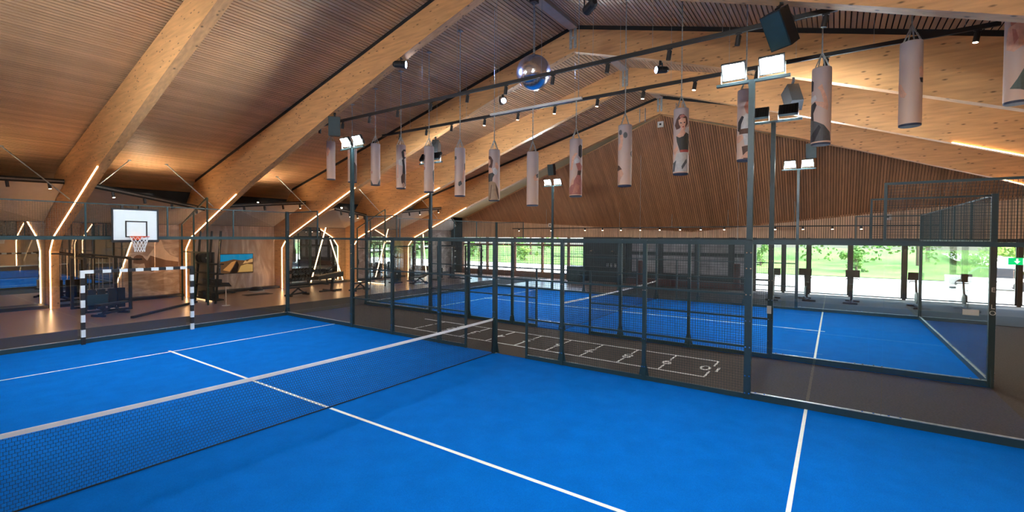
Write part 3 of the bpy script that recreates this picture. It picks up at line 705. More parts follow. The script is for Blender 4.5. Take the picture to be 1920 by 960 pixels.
ART = {
 0: [(SK, [(-.95, .2), (-.6, .16), (-.15, .27), (-.45, .33), (-.9, .4)]), (SKD, [(-.75, .3), (-.6, .27), (-.55, .36), (-.72, .42)])],
 1: [(SK, [(-1, .29), (-.3, .24), (.1, .28), (.15, .36), (-.4, .4), (-.95, .43)]), (WH, [(-.4, .15), (.1, .17), (0, .25), (-.35, .25)]), (BRN, [(.05, .62), (.5, .5), (.95, .6), (.95, 1), (-.1, 1), (.0, .8)])],
 2: [(SKD, ell((-.75, .7), .12, .035)), (GR, [(.45, .98), (.98, .84), (.98, 1), (.5, 1)]), (GR, [(-.98, .88), (-.5, 1), (-.98, 1)])],
 3: [(DK, [(.1, .17), (.5, .11), (.95, .1), (.95, .3), (.5, .34), (.2, .27)]), (SK, [(.6, .15), (.95, .15), (.95, .27), (.7, .28)]), (WH, [(-.5, .36), (.1, .3), (.6, .36), (.4, .5), (-.4, .47)]), (DK, [(.2, .36), (.55, .3), (.8, .5), (.9, .68), (.3, .72), (.35, .5)]), (SK, [(-.8, .47), (-.55, .45), (-.5, .68), (-.45, .76), (-.85, .78), (-.75, .6)]), (BRN, [(.0, .74), (.35, .66), (.9, .68), (.95, .95), (.5, 1), (.05, .86)]), (SK, ell((.5, .93), .25, .055))],
 4: [(GR, [(-1, .18), (-.75, .2), (-.8, .28), (-1, .3)]), (SKD, [(-1, .44), (-.7, .46), (-.75, .52), (-1, .52)]), (DK, [(.75, .55), (.98, .5), (.98, .85), (.8, .75)]), (ROSE, [(.8, .85), (.98, .8), (.98, .95)])],
 5: [(GR, [(-.98, .17), (-.65, .18), (-.6, .24), (-.98, .25)]), (SKD, [(-1, .36), (-.85, .38), (-.9, .48), (-1, .48)]), (SK, [(.75, .4), (.98, .36), (.98, .62), (.6, .72), (.2, .74), (.45, .6), (.6, .5)]), (DK, [(.8, .34), (.98, .3), (.98, .44), (.85, .48)]), (GR, [(-.25, .72), (.2, .69), (.4, .76), (-.1, .81), (-.3, .78)])],
 6: [(HB, [(-1, .12), (-.6, .14), (-.2, .22), (-.4, .36), (-.8, .4), (-1, .3)]), (SK, [(-1, .18), (-.7, .2), (-.65, .28), (-1, .33)]), (SK, [(-1, .36), (-.6, .36), (-.3, .42), (-.1, .5), (-.5, .52), (-1, .5)]), (SK, [(.2, .26), (.55, .26), (.75, .34), (.6, .4), (.1, .36)]), (WH, [(-.3, .38), (.2, .36), (.6, .44), (.4, .5), (-.2, .5)]), (GD, [(-1, .48), (-.3, .46), (.05, .5), (-.25, .56), (-.35, .64), (-1, .64)]), (TAN, [(-1, .64), (-.35, .63), (.2, .66), (.7, .78), (.95, 1), (-1, 1)]), (BRN, [(.2, .68), (.6, .78), (.9, .98), (.7, .98), (.35, .82)]), (BRN, [(-.5, .7), (-.4, .7), (-.6, .98), (-.75, .98)])],
 7: [(SK, [(.1, .48), (.5, .42), (.95, .44), (.95, .54), (.3, .55)]), (GR, [(.55, .44), (.9, .41), (.95, .48), (.7, .5)])],
 8: [(DK, [(.4, .14), (.65, .1), (.92, .12), (.95, .3), (.75, .34), (.4, .3)]), (SK, [(-.6, .32), (-.1, .25), (.3, .26), (-.2, .33), (-.4, .42), (-.5, .54), (-.85, .56), (-.7, .42)]), (WH, [(-.25, .38), (.2, .33), (.6, .38), (.4, .44), (-.2, .44)]), (ROSE, [(0, .44), (.6, .42), (.95, .48), (.8, .58), (.3, .55)]), (BRN, [(.3, .56), (.85, .56), (.75, .64), (.2, .66)]), (ROSE, [(-.2, .72), (.2, .64), (.8, .64), (.95, .8), (.95, .98), (-.95, .98), (-.95, .86)]), (SK, [(-.6, .72), (-.2, .66), (-.35, .8), (-.75, .82)]), (SKD, [(0, .78), (.6, .82), (.3, .94), (-.5, .96)])],
 9: [(GR, ell((-.65, .13), .22, .045)), (GR, ell((.05, .18), .3, .05)), (SK, [(-.75, .17), (-.3, .17), (-.25, .24), (-.35, .36), (-.55, .42), (-.95, .42), (-.85, .32), (-.6, .3)]), (GR, [(.8, .46), (.98, .42), (.98, .54), (.78, .5)]), (BRN, [(-1, .66), (-.75, .68), (-.4, .74), (-.6, .77), (-1, .76)]), (SK, [(-.95, .76), (-.45, .74), (-.15, .82), (-.55, .9), (-.8, .98), (-.95, .98), (-.9, .86)])],
 10: [(HB, [(-.6, .17), (-.2, .105), (.3, .1), (.75, .15), (.85, .24), (.6, .3), (.2, .25), (-.2, .32), (-.6, .33), (-.8, .26)]), (ROSE, [(-.2, .125), (.2, .105), (.55, .13), (.2, .15), (-.1, .17)]), (SK, [(-.35, .19), (.1, .155), (.55, .165), (.62, .23), (.5, .3), (.3, .335), (.0, .31), (-.25, .26)]), (DK, [(-.15, .225), (.1, .23), (.08, .243), (-.15, .24)]), (DK, [(.32, .225), (.52, .215), (.5, .235), (.34, .24)]), (RD, [(.15, .288), (.38, .282), (.35, .302), (.2, .308)]), (SKD, [(.2, .235), (.28, .265), (.18, .27)]), (SK, [(.1, .32), (.5, .3), (.65, .36), (.8, .44), (-.4, .46), (-.55, .43), (-.15, .38)]), (WH, [(.55, .32), (.98, .28), (.98, .42), (.7, .4), (.45, .36)]), (GD, [(-.6, .43), (-.2, .46), (.3, .44), (.6, .38), (.95, .4), (.95, .66), (-.1, .68), (-.3, .6), (-.5, .52)]), (DK, [(-.2, .46), (-.1, .46), (.02, .66), (-.1, .66)]), (RD, [(-.1, .65), (.92, .64), (.92, .68), (-.05, .69)]), (SK, [(-.95, .65), (-.45, .58), (-.3, .64), (-.8, .72)]), (APR, [(-.5, .7), (.0, .685), (.9, .68), (.85, .84), (.8, .98), (-.95, .98), (-.98, .86), (-.7, .78)]), (GR, [(-.9, .84), (-.55, .8), (-.75, .97), (-.95, .97)]), (GR, [(.1, .9), (.7, .78), (.75, .84), (.2, .95)])],
 11: [(SKD, [(-.2, .25), (.1, .17), (.5, .17), (.7, .28), (.4, .37), (0, .34)]), (WH, [(-.6, .42), (.0, .36), (.6, .38), (.95, .48), (.9, .58), (-.5, .58)]), (DK, [(-.85, .46), (-.45, .38), (-.2, .4), (-.5, .5), (-.6, .62), (-.9, .58)]), (BRN, [(-.7, .57), (.95, .56), (.95, .64), (-.7, .64)]), (SK, [(-.95, .66), (-.4, .65), (-.2, .7), (-.7, .76), (-.95, .76)]), (WH, [(-.3, .64), (.9, .64), (.9, .8), (-.1, .8)]), (BRN, [(-.4, .82), (.8, .8), (.8, 1), (-.2, 1)]), (SK, [(-.5, .98), (.1, .9), (.8, .86), (.8, .99)])],
 12: [(DK, [(-1, .14), (-.78, .18), (-.8, .3), (-1, .3)]), (SK, [(-.4, .27), (.05, .23), (.2, .3), (.5, .4), (.7, .52), (.62, .58), (-.4, .5), (-.9, .5), (-.7, .44), (-.15, .46), (.25, .47), (.05, .38), (-.1, .32)]), (WH, [(-1, .38), (-.6, .36), (-.45, .41), (-.7, .45), (-1, .44)]), (DK, [(-1, .48), (-.6, .45), (-.45, .5), (-.75, .6), (-.7, .7), (-1, .72)]), (GR, [(-1, .68), (-.4, .72), (.3, .77), (.85, .86), (.95, .97), (-1, .98)]), (DK, [(-1, .9), (-.2, .76), (0, .8), (-.6, .97), (-1, .98)])],
 13: [(SK, [(-1, .5), (-.8, .5), (-.5, .6), (-.3, .64), (-.5, .68), (-.85, .66), (-1, .58)]), (SK, [(.65, .34), (.85, .31), (.98, .36), (.98, .46), (.7, .44)]), (DK, [(.7, .46), (.98, .45), (.98, .51), (.8, .51)])],
 14: [(SKD, [(-.6, .1), (-.2, .05), (.5, .04), (.98, .08), (.98, .2), (-.5, .2)]), (SK, [(-.7, .18), (.2, .13), (.98, .13), (.98, .33), (.4, .4), (-.3, .46), (-.8, .42), (-.8, .28)]), (SKD, [(-.45, .2), (-.2, .22), (.0, .32), (-.3, .38)]), (OLV, [(.98, .5), (.6, .6), (.0, .76), (-.5, .86), (.2, .88), (.98, .92)])],
}
def clip(poly, u0, u1):
    for lim, sg in ((u0, 1), (u1, -1)):
        out = []
        for i in range(len(poly)):
            a = poly[i]; b = poly[(i+1) % len(poly)]
            ia = sg*(a[0]-lim) >= 0; ib = sg*(b[0]-lim) >= 0
            if ia: out.append(a)
            if ia != ib: t = (lim-a[0])/(b[0]-a[0]); out.append((lim, a[1]+t*(b[1]-a[1])))
        poly = out
        if len(poly) < 3: return []
    return poly
blabels = ['leftmost hanging punching bag, cream with a peach patch', 'hanging punching bag behind the left floodlight pole, arm and dark skirt print', 'plain cream hanging punching bag right of the left floodlight pole',
 'hanging punching bag with black haired figure in white blouse', 'fifth hanging punching bag, nearly plain with dark marks at its right edge', 'hanging punching bag showing an arm lowering a dumbbell', 'hanging punching bag with brown haired figure in corset and tan skirt',
 'lowest hanging punching bag, plain beige with one gloved hand', 'hanging punching bag with figure in rose skirt and raised arm', 'hanging punching bag showing a raised dumbbell and bare leg', 'hanging punching bag with large portrait of auburn woman in dark corset and white apron',
 'hanging punching bag with man in braces, behind the bright floodlight pole', 'hanging punching bag with flexed arm and long dark skirt', 'plain hanging punching bag with two small hands at its edges', 'hanging punching bag cut by the right picture edge, flexed arm and green skirt']
bm_ = MB(); bm_.smooth = False
RB, HB_ = .175, 1.59
bag_mesh = MB().lathe((0, 0, 0), [(RB*.97, .015), (RB, .04), (RB, HB_-.03), (RB*.97, HB_)], 28)
bag_mesh.smooth = False
bm_mesh = bag_mesh.mesh('bag_body', M['cloth'])
for p in bm_mesh.polygons: p.use_smooth = len(p.vertices) == 4
cap_mesh = MB().lathe((0, 0, 0), [(RB*.9, -.008), (RB*.985, .0), (RB*.99, .03)], 28).mesh('base_cap', M['cap'])
for i in range(15):
    k = i-7; yb = .03-1.415*k; zb0 = 4.01+.205*abs(k)
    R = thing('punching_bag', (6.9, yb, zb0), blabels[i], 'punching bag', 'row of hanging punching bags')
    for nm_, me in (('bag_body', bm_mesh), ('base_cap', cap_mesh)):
        o = bpy.data.objects.new(nm_, me); COL.objects.link(o); o.parent = R
    ring = HB_+.33
    st = MB()
    for q in range(4):
        a = PI/4+q*PI/2+.35; st_p = (RB*.88*math.cos(a), RB*.88*math.sin(a), HB_-.02)
        chain(st, st_p, (0, 0, ring), .045, .007, .02)
    st.build('strap_chain', M['galv'], R)
    top = (6.9-zb0) if abs(k) <= 1 else zc(yb)-zb0-.03
    mb = MB(); chain(mb, (0, 0, ring), (0, 0, top), .055, .008, .022)
    if abs(k) > 1: mb.box(-.07, .07, -.07, .07, top, top+.03)
    mb.build('hanging_chain', M['galv'], R)
    n = Vector((CAM.x-6.9, CAM.y-yb, 0)).normalized(); r = Vector((-n.y, n.x, 0))
    cols = []; pm = MB(); lay = 0
    for c, poly in ART.get(i, []):
        lay += 1
        if c not in cols: cols.append(c)
        mi = cols.index(c); Rr = RB+.0015+.0006*lay
        S_ = 14
        for s in range(S_):
            a0 = -PI/2+PI*s/S_; a1 = a0+PI/S_; u0, u1 = math.sin(a0), math.sin(a1)
            pp = clip(poly, u0, u1)
            if not pp: continue
            vs = []
            for u, v in pp:
                t = (u-u0)/(u1-u0); pa = (n*math.cos(a0)+r*math.sin(a0))*(1-t)+(n*math.cos(a1)+r*math.sin(a1))*t
                vs.append(pa*Rr+Vector((0, 0, HB_*(1-v)*.985+.02)))
            pm.add(vs, [tuple(range(len(vs)))], mi)
    if pm.v and i != 13: pm.build('printed_figure', [pmat(c) for c in cols], R)
    elif pm.v:
        for sg in (-1, 1):      # two separate hands at the opposite edges
            q = MB()
            for f, mi in zip(pm.f, pm.m):
                vs = [Vector(pm.v[j]) for j in f]
                if sum(v.dot(r) for v in vs)*sg > 0: q.add(vs, [tuple(range(len(vs)))], mi)
            q.build('printed_hand', [pmat(c) for c in cols], R)

# --- disco ball
DB = thing('disco_ball', (7.38, RY, 7.6), 'mirrored disco ball hanging from the ridge on two chains', 'disco ball')
ds = MB().sphere((0, 0, .53), .53, 56, 30); dm = mat('mirror_tiles', (.75, .8, .95), .2, 1., var=.1, scale=9)
ds.build('ball', dm, DB)
mb = MB(); chain(mb, (-.02, 0, 1.05), (-.02, 0, RZ-.15-7.6), .06, .007, .02); chain(mb, (.03, 0, 1.05), (.03, 0, RZ-.15-7.6), .06, .007, .02); mb.build('ball_chain', M['galv'], DB)
MB().box(-.12, .12, -.1, .1, RZ-.3-7.6, RZ-.15-7.6).tube((0, 0, 1.03), (0, 0, 1.1), .05, 10).build('motor', M['black'], DB)

# --- stage spots
def stage_spot(x, y, z, aim, lit, lab, ztop_):
    R = thing('stage_spotlight', (x, y, z), lab, 'spotlight', 'stage spots aimed at the disco ball')
    d = (Vector(aim)-Vector((x, y, z))).normalized()
    ztop_ = zin(abs(y-RY)+RY)+.005
    MB().box(-.035, .035, -.035, .035, .16, ztop_-z).build('drop_pole', M['black'], R)
    lat = d.cross(Vector((0, 0, 1))).normalized()
    yk = MB()
    for s in (-1, 1): yk.bar(lat*s*.13+Vector((0, 0, -.02)), lat*s*.13+Vector((0, 0, .17)), .03, .012)
    yk.bar(lat*-.13+Vector((0, 0, .17)), lat*.13+Vector((0, 0, .17)), .03, .02); yk.build('yoke', M['black'], R)
    MB().tube(d*-.2, d*.14, .10, 14, r2=.115).tube(d*-.26, d*-.2, .06, 12, r2=.1).build('lamp_body', M['black'], R)
    if lit:
        MB().tube(d*.141, d*.146, .1, 14).build('lamp_lens', M['bluelens'], R)
        ld = bpy.data.lights.new('stage_beam', 'SPOT'); ld.energy = 1500; ld.color = (.3, .45, 1.); ld.spot_size = math.radians(13); ld.shadow_soft_size = .05
        lo = bpy.data.objects.new('stage_beam', ld); COL.objects.link(lo); lo.parent = R; lo.location = d*.2
        lo.rotation_euler = d.to_track_quat('-Z', 'Y').to_euler()
ball = (7.38, RY, 8.13)
stage_spot(5.1, 3.7, 8.4, ball, True, 'stage spot left of the disco ball on the second frame', 8.75)
stage_spot(10.1, 3.4, 8.4, ball, True, 'glowing blue stage spot below the disco ball on the middle frame', 8.75)
stage_spot(10.1, -2.72, 8.4, ball, True, 'stage spot with blue lens right of the disco ball', 8.75)
stage_spot(5.1, -2.6, 8.4, ball, False, 'dark stage spot at the top edge right of the ridge', 8.8)

# --- loudspeakers hung from the frames
def speaker(x, y, z, yaw, tilt, lab, ztop_):
    R = thing('loudspeaker', (x, y, z), lab, 'loudspeaker', 'loudspeakers hung from the frames')
    e = Matrix.Rotation(yaw, 4, 'Z') @ Matrix.Rotation(tilt, 4, 'Y')
    def T(p): return e @ Vector(p)
    cab = MB().hexa([T(p) for p in [(-.18, -.14, -.33), (.18, -.2, -.33), (.18, .2, -.33), (-.18, .14, -.33), (-.18, -.14, .33), (.18, -.2, .33), (.18, .2, .33), (-.18, .14, .33)]])
    c = cab.build('cabinet', M['black'], R)
    MB().hexa([T(p) for p in [(.181, -.185, -.31), (.19, -.185, -.31), (.19, .185, -.31), (.181, .185, -.31), (.181, -.185, .31), (.19, -.185, .31), (.19, .185, .31), (.181, .185, .31)]]).build('grille', M['steel'], c)
    MB().bar(T((-.05, -.18, .3)), T((-.05, .18, .3))+Vector((0, 0, .0)), .04, .02).bar(T((-.05, 0, .34)), (0, 0, .44), .06, .03).build('bracket', M['black'], R)
    ztop_ = zin(abs(y-RY)+RY)+.005
    MB().box(-.03, .03, -.03, .03, .42, ztop_-z).build('drop_pole', M['black'], R)
    cb = MB(); pts = [T((-.2, .05+.1*math.sin(t*.7), .1+.12*math.cos(t*.9))) for t in range(8)]; cb.path(pts, .008, 5); cb.build('cable', M['black'], R)
speaker(5.1, 7.1, 6.93, -2.25, .1, 'loudspeaker at the left end of the upper track', 7.5)
speaker(5.1, -6.45, 6.96, 2.6, .55, 'big tilted loudspeaker above the brightest floodlights', 7.65)
speaker(10.1, 7.0, 6.95, 0.6, .5, 'loudspeaker behind the fifth hanging bag', 7.5)
speaker(10.1, -6.33, 6.94, .4, .6, 'tilted loudspeaker below the brightest floodlights, seen from its back', 7.6)
speaker(20.1, 6.8, 7.2, 3.1, .2, 'distant loudspeaker above the left far floodlights', 7.6)
speaker(20.1, -6.4, 7.0, 3.1, .2, 'distant loudspeaker above the right far floodlights', 7.7)
for (x, y, z, l) in [(20.25, .33, 9.1, 'small white sensor box below the farthest ridge plate'), (25.94, 10.2, 4.0, 'small white sensor box on the left of the batten wall'), (25.94, -9.5, 4.2, 'small white sensor box on the right of the batten wall')]:
    R = thing('sensor_box', (x, y, z), l, 'sensor'); MB().box(-.05, .03, -.15, .15, -.15, .15).build('housing', M['white'], R); MB().box(-.06, -.05, -.05, .05, -.05, .05).build('lens', M['black'], R)

# ================================================================== GYM WALL
def prism_y(poly, y0, y1, o):                 # polygon in (x, z) extruded along Y
    mb = MB(o); n = len(poly)
    vs = [(x, y0, z) for x, z in poly]+[(x, y1, z) for x, z in poly]
    return mb.add(vs, [tuple(range(n)), tuple(range(2*n-1, n-1, -1))]+[(i, n+i, n+(i+1) % n, (i+1) % n) for i in range(n)])
def mural_mat(name, a, b, scale, sy):
    m = mat(name, a, .7); n = m.node_tree.nodes; L = m.node_tree.links
    tc = n.new('ShaderNodeTexCoord'); mp = n.new('ShaderNodeMapping'); mp.inputs['Scale'].default_value = (1, 1, sy); L.new(tc.outputs['Object'], mp.inputs[0])
    no = n.new('ShaderNodeTexNoise'); no.inputs['Scale'].default_value = scale; no.inputs['Detail'].default_value = 9; no.inputs['Distortion'].default_value = 1.6; L.new(mp.outputs[0], no.inputs[0])
    cr = n.new('ShaderNodeValToRGB'); e = cr.color_ramp.elements; e[0].position = .36; e[0].color = (*a, 1); e[1].position = .64; e[1].color = (*b, 1)
    x = e.new(.5); x.color = tuple((p*.35+q*.65)*.8 for p, q in zip(a, b))+(1,)
    L.new(no.outputs[0], cr.inputs[0]); L.new(cr.outputs[0], n['Principled BSDF'].inputs['Base Color']); return m
M['mural1'] = mural_mat('sepia_rock_mural', (.34, .235, .185), (.66, .51, .42), 1.1, 2.2)
M['mural2'] = mural_mat('sepia_waterfall_mural', (.36, .235, .18), (.68, .52, .42), 1.6, .25)
M['mural3'] = mural_mat('grey_rock_mural', (.28, .21, .18), (.56, .46, .41), 1.3, 1.2)
Z0, Z1 = .13, 3.63
def panel(name, poly, m, lab, cat):
    o = prism_y(poly, 20.05, 20.08, (poly[0][0], 20.05, Z0)).build(name, m); return tag(o, lab, cat)
panel('wall_mirror', [(-5, Z0), (-5, Z1), (-2.5, Z1), (-2.5, Z0)][::-1], M['mirror'], 'wall mirror panel outside the left picture edge', 'mirror')
panel('wall_mirror', [(-2.49, Z0), (-2.49, Z1), (-.01, Z1), (-.01, Z0)][::-1], M['mirror'], 'wall mirror left of the first column, reflecting the blue court', 'mirror')
panel('wall_mirror', [(.28, Z0), (.28, Z1), (3.24, Z1), (2.2, Z0)][::-1], M['mirror'], 'wall mirror with slanted edge behind the cable station', 'mirror')
mu = panel('wall_mural', [(2.22, Z0), (3.26, Z1), (4.99, Z1), (4.99, Z0)][::-1], M['mural1'], 'sepia rock mural with a reclining man beside the slanted light', 'mural')
panel('wall_mural', [(5.28, Z0), (5.28, Z1), (9.99, Z1), (9.99, Z0)][::-1], M['mural2'], 'sepia waterfall mural behind the television', 'mural')
panel('wall_mural', [(10.28, Z0), (10.28, Z1), (11.25, Z1), (11.05, Z0)][::-1], M['mural3'], 'rock mural above the left half of the dumbbell rack', 'mural')
panel('wall_mirror', [(11.07, Z0), (11.27, Z1), (14.99, Z1), (14.99, Z0)][::-1], M['mirror'], 'wall mirror behind the dumbbell rack between slanted lights', 'mirror')
panel('wall_mural', [(15.28, Z0), (15.28, Z1), (17.3, Z1), (16.9, Z0)][::-1], M['mural3'], 'grey rock mural with a hanging ring', 'mural')
panel('wall_mirror', [(16.92, Z0), (17.32, Z1), (19.99, Z1), (19.99, Z0)][::-1], M['mirror'], 'wall mirror behind the cable towers', 'mirror')
panel('wall_mirror', [(20.28, Z0), (20.28, Z1), (23.0, Z1), (23.0, Z0)][::-1], M['mirror'], 'wall mirror right of the last column', 'mirror')
panel('wall_mural', [(23.02, Z0), (23.02, Z1), (25.85, Z1), (25.85, Z0)][::-1], M['mural3'], 'pale mural panel beside the corner pier', 'mural')
slab('baseboard_far', X0, 25.85, 19.52, 20.1, 0, .13, M['black'], label='black plinth under the mirrors and murals')
# printed figure on the first mural
figm = mat('mural_figure_print', (.20, .105, .065), .7, var=.2, scale=3); figl = mat('mural_cloth_print', (.70, .54, .42), .7, var=.1, scale=3)
def mpix(poly, m, lay, name):
    prism_y(poly[::-1], 20.05-.002*lay-.002, 20.05-.002*lay, tuple(mu.location)).build(name, m, mu)
mpix([(3.0, 1.2), (3.6, 2.0), (4.2, 2.9), (4.35, 2.4), (4.6, 2.1), (4.95, 1.95), (4.95, 1.5), (4.0, 1.25)], figl, 1, 'printed_cloth')
mpix([(3.05, 1.75)]+[(3.28+.22*math.cos(a), 1.95+.2*math.sin(a)) for a in (2.6, 2.0, 1.4, .8, .2)]+[(3.62, 1.85), (3.75, 2.1), (4.0, 2.0), (4.4, 1.85), (4.95, 1.75), (4.95, 1.4), (4.3, 1.45), (3.8, 1.3), (3.55, 1.45), (3.5, 1.72), (3.3, 1.7)], figm, 2, 'printed_man')
# wall LED lines
def led_line(a, b, lab, m='ledwall', w=.028):
    o = MB(a).bar(a, b, w, w, up=(0, 1, 0)).build('led_line', M[m]); tag(o, lab, 'light strip', 'LED lines on the gym wall')
led_line((2.2, 20.03, .1), (3.25, 20.03, 3.6), 'slanted LED line between mirror and first mural')
led_line((12.38, 20.03, .14), (13.5, 20.03, 3.75), 'left slanted LED line over the dumbbell rack', w=.03)
led_line((14.78, 20.03, .1), (13.75, 20.03, 3.0), 'right slanted LED line leaning against the other over the rack')
led_line((17.56, 20.03, .1), (18.77, 20.03, 3.7), 'slanted LED line beside the hanging ring mural')
led_line((22.77, 20.03, .2), (22.4, 20.03, 3.4), 'slanted LED line near the corner pier')
led_line((5.12, 19.1, .05), (5.12, 16.75, .05), 'LED line on the floor beside the plate tower')
led_line((15.1, 18.9, .05), (15.1, 16.1, .05), 'LED line on the floor left of the cable towers')
slab('trim_30', 5.16, 5.24, 16.7, 19.1, 0, 2.3, M['darkwall'], label='short dark partition beside the second column')

# television
TV = thing('television', (7.8, 20.0, 1.0), 'wall television showing sand dunes under a blue sky', 'television'); to = (7.8, 20.0, 1.0)
MB(to).box(6.9, 8.7, 19.98, 20.04, .98, 2.08).build('casing', M['black'], TV)
sc_ = MB(to).box(6.93, 8.67, 19.972, 19.978, 1.01, 2.05).build('screen', emis('screen_sky', (.01, .22, .42), .55), TV)
def tvp(poly, col, lay, e): prism_y(poly[::-1], 19.972-.002*lay-.001, 19.972-.002*lay, to).build('screen_picture', emis('screen_dune', col, e), sc_)
tvp([(6.93, 1.01), (8.67, 1.01), (8.67, 1.82), (8.45, 1.76), (8.2, 1.7), (7.9, 1.73), (7.6, 1.78), (7.3, 1.7), (7.0, 1.66), (6.93, 1.66)], (.10, .045, .02), 1, .7)
tvp([(7.05, 1.2), (7.5, 1.62), (7.75, 1.7), (7.6, 1.4), (7.4, 1.1)], (.42, .17, .05), 2, .7)
tvp([(7.85, 1.05), (8.0, 1.4), (8.35, 1.5), (8.67, 1.45), (8.67, 1.05)], (.42, .23, .07), 2, .7)
tvp([(8.1, 1.5), (8.25, 1.7), (8.35, 1.62), (8.5, 1.74), (8.67, 1.78), (8.67, 1.6), (8.4, 1.55)], (.5, .26, .1), 3, .7)
tvp([(7.55, 1.25), (7.8, 1.68), (7.9, 1.45), (7.8, 1.02), (7.4, 1.01)], (.02, .01, .006), 3, .5)

# --- cable station by the mirror
CS = thing('cable_station', (1.2, 17.6, 0), 'large cable station with chrome guide rods in front of the mirror', 'gym machine'); co = (1.2, 17.6, 0)
MB(co).box(.45, 2.0, 16.6, 16.72, 0, .08).box(.45, 2.0, 18.4, 18.52, 0, .08).box(1.15, 1.3, 16.6, 18.5, 0, .08).build('base_frame', M['rubber'], CS)
for x, y in ((.5, 16.66), (1.95, 16.66), (.5, 18.46), (1.95, 18.46)): MB(co).box(x-.05, x+.05, y-.05, y+.05, .08, 2.15).build('upright', M['rubber'], CS)
for x in (.75, 1.05, 1.4, 1.7):
    MB(co).tube((x-.06, 16.9, .1), (x-.06, 16.9, 2.15), .014, 8).build('guide_rod', M['chrome'], CS); MB(co).tube((x+.06, 16.9, .1), (x+.06, 16.9, 2.15), .014, 8).build('guide_rod', M['chrome'], CS)
    st = MB(co).box(x-.12, x+.12, 16.82, 16.98, .1, .9).build('weight_stack', M['rubber'], CS)
tb = MB(co)
for s in (0, 1):
    pts = [(.2+1.8*i/8+(-.3 if s else .3), 16.5+s*2.0+(.4*math.sin(PI*i/8))*(1 if s else -1), 2.2+.12*math.cos(PI*i/8)) for i in range(9)]
    tb.path(pts, .035, 6)
tb.bar((.5, 16.66, 2.15), (.5, 18.46, 2.15), .08, .08).bar((1.95, 16.66, 2.15), (1.95, 18.46, 2.15), .08, .08)
tb.build('top_arms', M['rubber'], CS)
MB(co).box(.5, 1.2, 16.62, 16.7, .3, .7).build('shroud', M['steel'], CS)
MB(co).box(.35, .42, 16.4, 16.75, .55, .95).build('placard', M['plaster'], CS)
def bench(x, y, rz, lab, incl=0.):
    R = thing('weight_bench', (x, y, 0), lab, 'weight bench', 'weight benches', rz)
    MB().box(-.55, .25, -.14, .14, .40, .47).build('seat_pad', M['leather'], R)
    MB().hexa([(.27, -.14, .40), (.65, -.14, .40+incl), (.65, .14, .40+incl), (.27, .14, .40), (.27, -.14, .47), (.65, -.14, .47+incl), (.65, .14, .47+incl), (.27, .14, .47)]).build('back_pad', M['leather'], R)
    MB().bar((-.5, 0, .08), (.55, 0, .12), .07, .07).bar((-.35, 0, .1), (.1, 0, .4), .06, .06).bar((.4, 0, .12), (0, 0, .4), .06, .06).build('frame', M['rubber'], R)
    MB().box(-.55, -.47, -.28, .28, .0, .08).build('front_foot', M['rubber'], R); MB().box(.48, .56, -.24, .24, 0, .1).build('rear_foot', M['rubber'], R)
    for s in (-1, 1): MB().tube((.55, s*.12, .06), (.55, s*.17, .06), .06, 10).build('wheel', M['galv'], R)
bench(1.0, 15.5, .5, 'dark weight bench in front of the cable station', .0)
bench(8.65, 15.4, .1, 'flat weight bench seen behind the glass corner post', 0)
bench(12.1, 14.8, .1, 'weight bench under the hanging ring mural', .05)
bench(16.9, 14.9, -.3, 'weight bench in front of the cable towers', .2)
tag(MB((1.19, 13.89, 0)).bar((1.19, 13.89, .04), (4.4, 16.6, .04), .12, .08).build('floor_beam', M['rubber']), 'long black balance beam lying diagonally on the gym floor', 'beam')
def rig(x, lab):
    R = thing('green_rig', (x, 16.5, 0), lab, 'rig', 'tall dark green rigs'); o = (x, 16.5, 0)
    for y, h in ((16.7, 4.2), (15.3, 4.75), (18.0, 3.6)): MB(o).box(x-.03, x+.03, y-.03, y+.03, 0, h).build('rig_post', M['green'], R)
    MB(o).bar((x, 18.0, 3.6), (x, 15.3, 4.75), .06, .06).build('rig_top_bar', M['green'], R)
    MB(o).box(x-.025, x+.025, 15.33, 17.97, 2.3, 2.35).build('rig_cross_bar', M['green'], R)
rig(4.36, 'tall dark green rig beside the plate tower'); rig(14.4, 'tall dark rig in front of the hanging ring mural')
# plate tower
PT = thing('plate_tower', (5.0, 16.3, 0), 'leaning black storage tower with weight plates left of the television', 'storage rack'); po = (5.0, 16.3, 0)
for (y, lean) in ((15.5, .0), (16.4, .0), (17.6, .0)): MB(po).bar((4.75, y, 0), (5.05, y+.1, 3.3), .07, .07).build('tower_post', M['rubber'], PT)
for z in (.12, .75, 1.3, 1.75): MB(po).box(4.75, 5.12, 15.5, 17.7, z, z+.05).build('tower_shelf', M['rubber'], PT)
for i, (y, z, r) in enumerate(((16.85, 2.03, .225), (17.2, 2.03, .225), (17.5, 2.03, .225))):
    R = thing('weight_plate', (4.95, y, z), ['front', 'middle', 'rear'][i]+' round weight plate standing on top of the plate tower', 'weight plate', 'plates on the tower')
    MB().tube((0, -.03, 0), (0, .03, 0), r, 24).build('plate_disc', M['rubber'], R); MB().tube((0, -.034, 0), (0, .034, 0), .05, 12).build('hub', M['galv'], R)
for i, (y, z) in enumerate(((15.85, .8), (16.6, .8), (16.2, .17), (17.1, .17))):
    R = thing('storage_box', (4.93, y, z), ['upper front', 'upper rear', 'lower front', 'lower rear'][i]+' dark box stored on the plate tower', 'box', 'boxes on the tower')
    MB().box(-.15, .15, -.25, .25, 0, .28).build('box_body', M['rubber'], R); MB().box(-.155, -.15, -.08, .08, .16, .2).build('handle', M['black'], R)
SG = thing('info_stand', (4.78, 14.56, 0), 'pale info stand with a tilted dark panel on the gym floor', 'sign stand')
MB().lathe((0, 0, 0), [(.16, 0), (.16, .015), (.02, .02)], 16).build('foot', M['white'], SG); MB().tube((0, 0, .015), (0, 0, .88), .017, 8).build('pole', M['white'], SG)
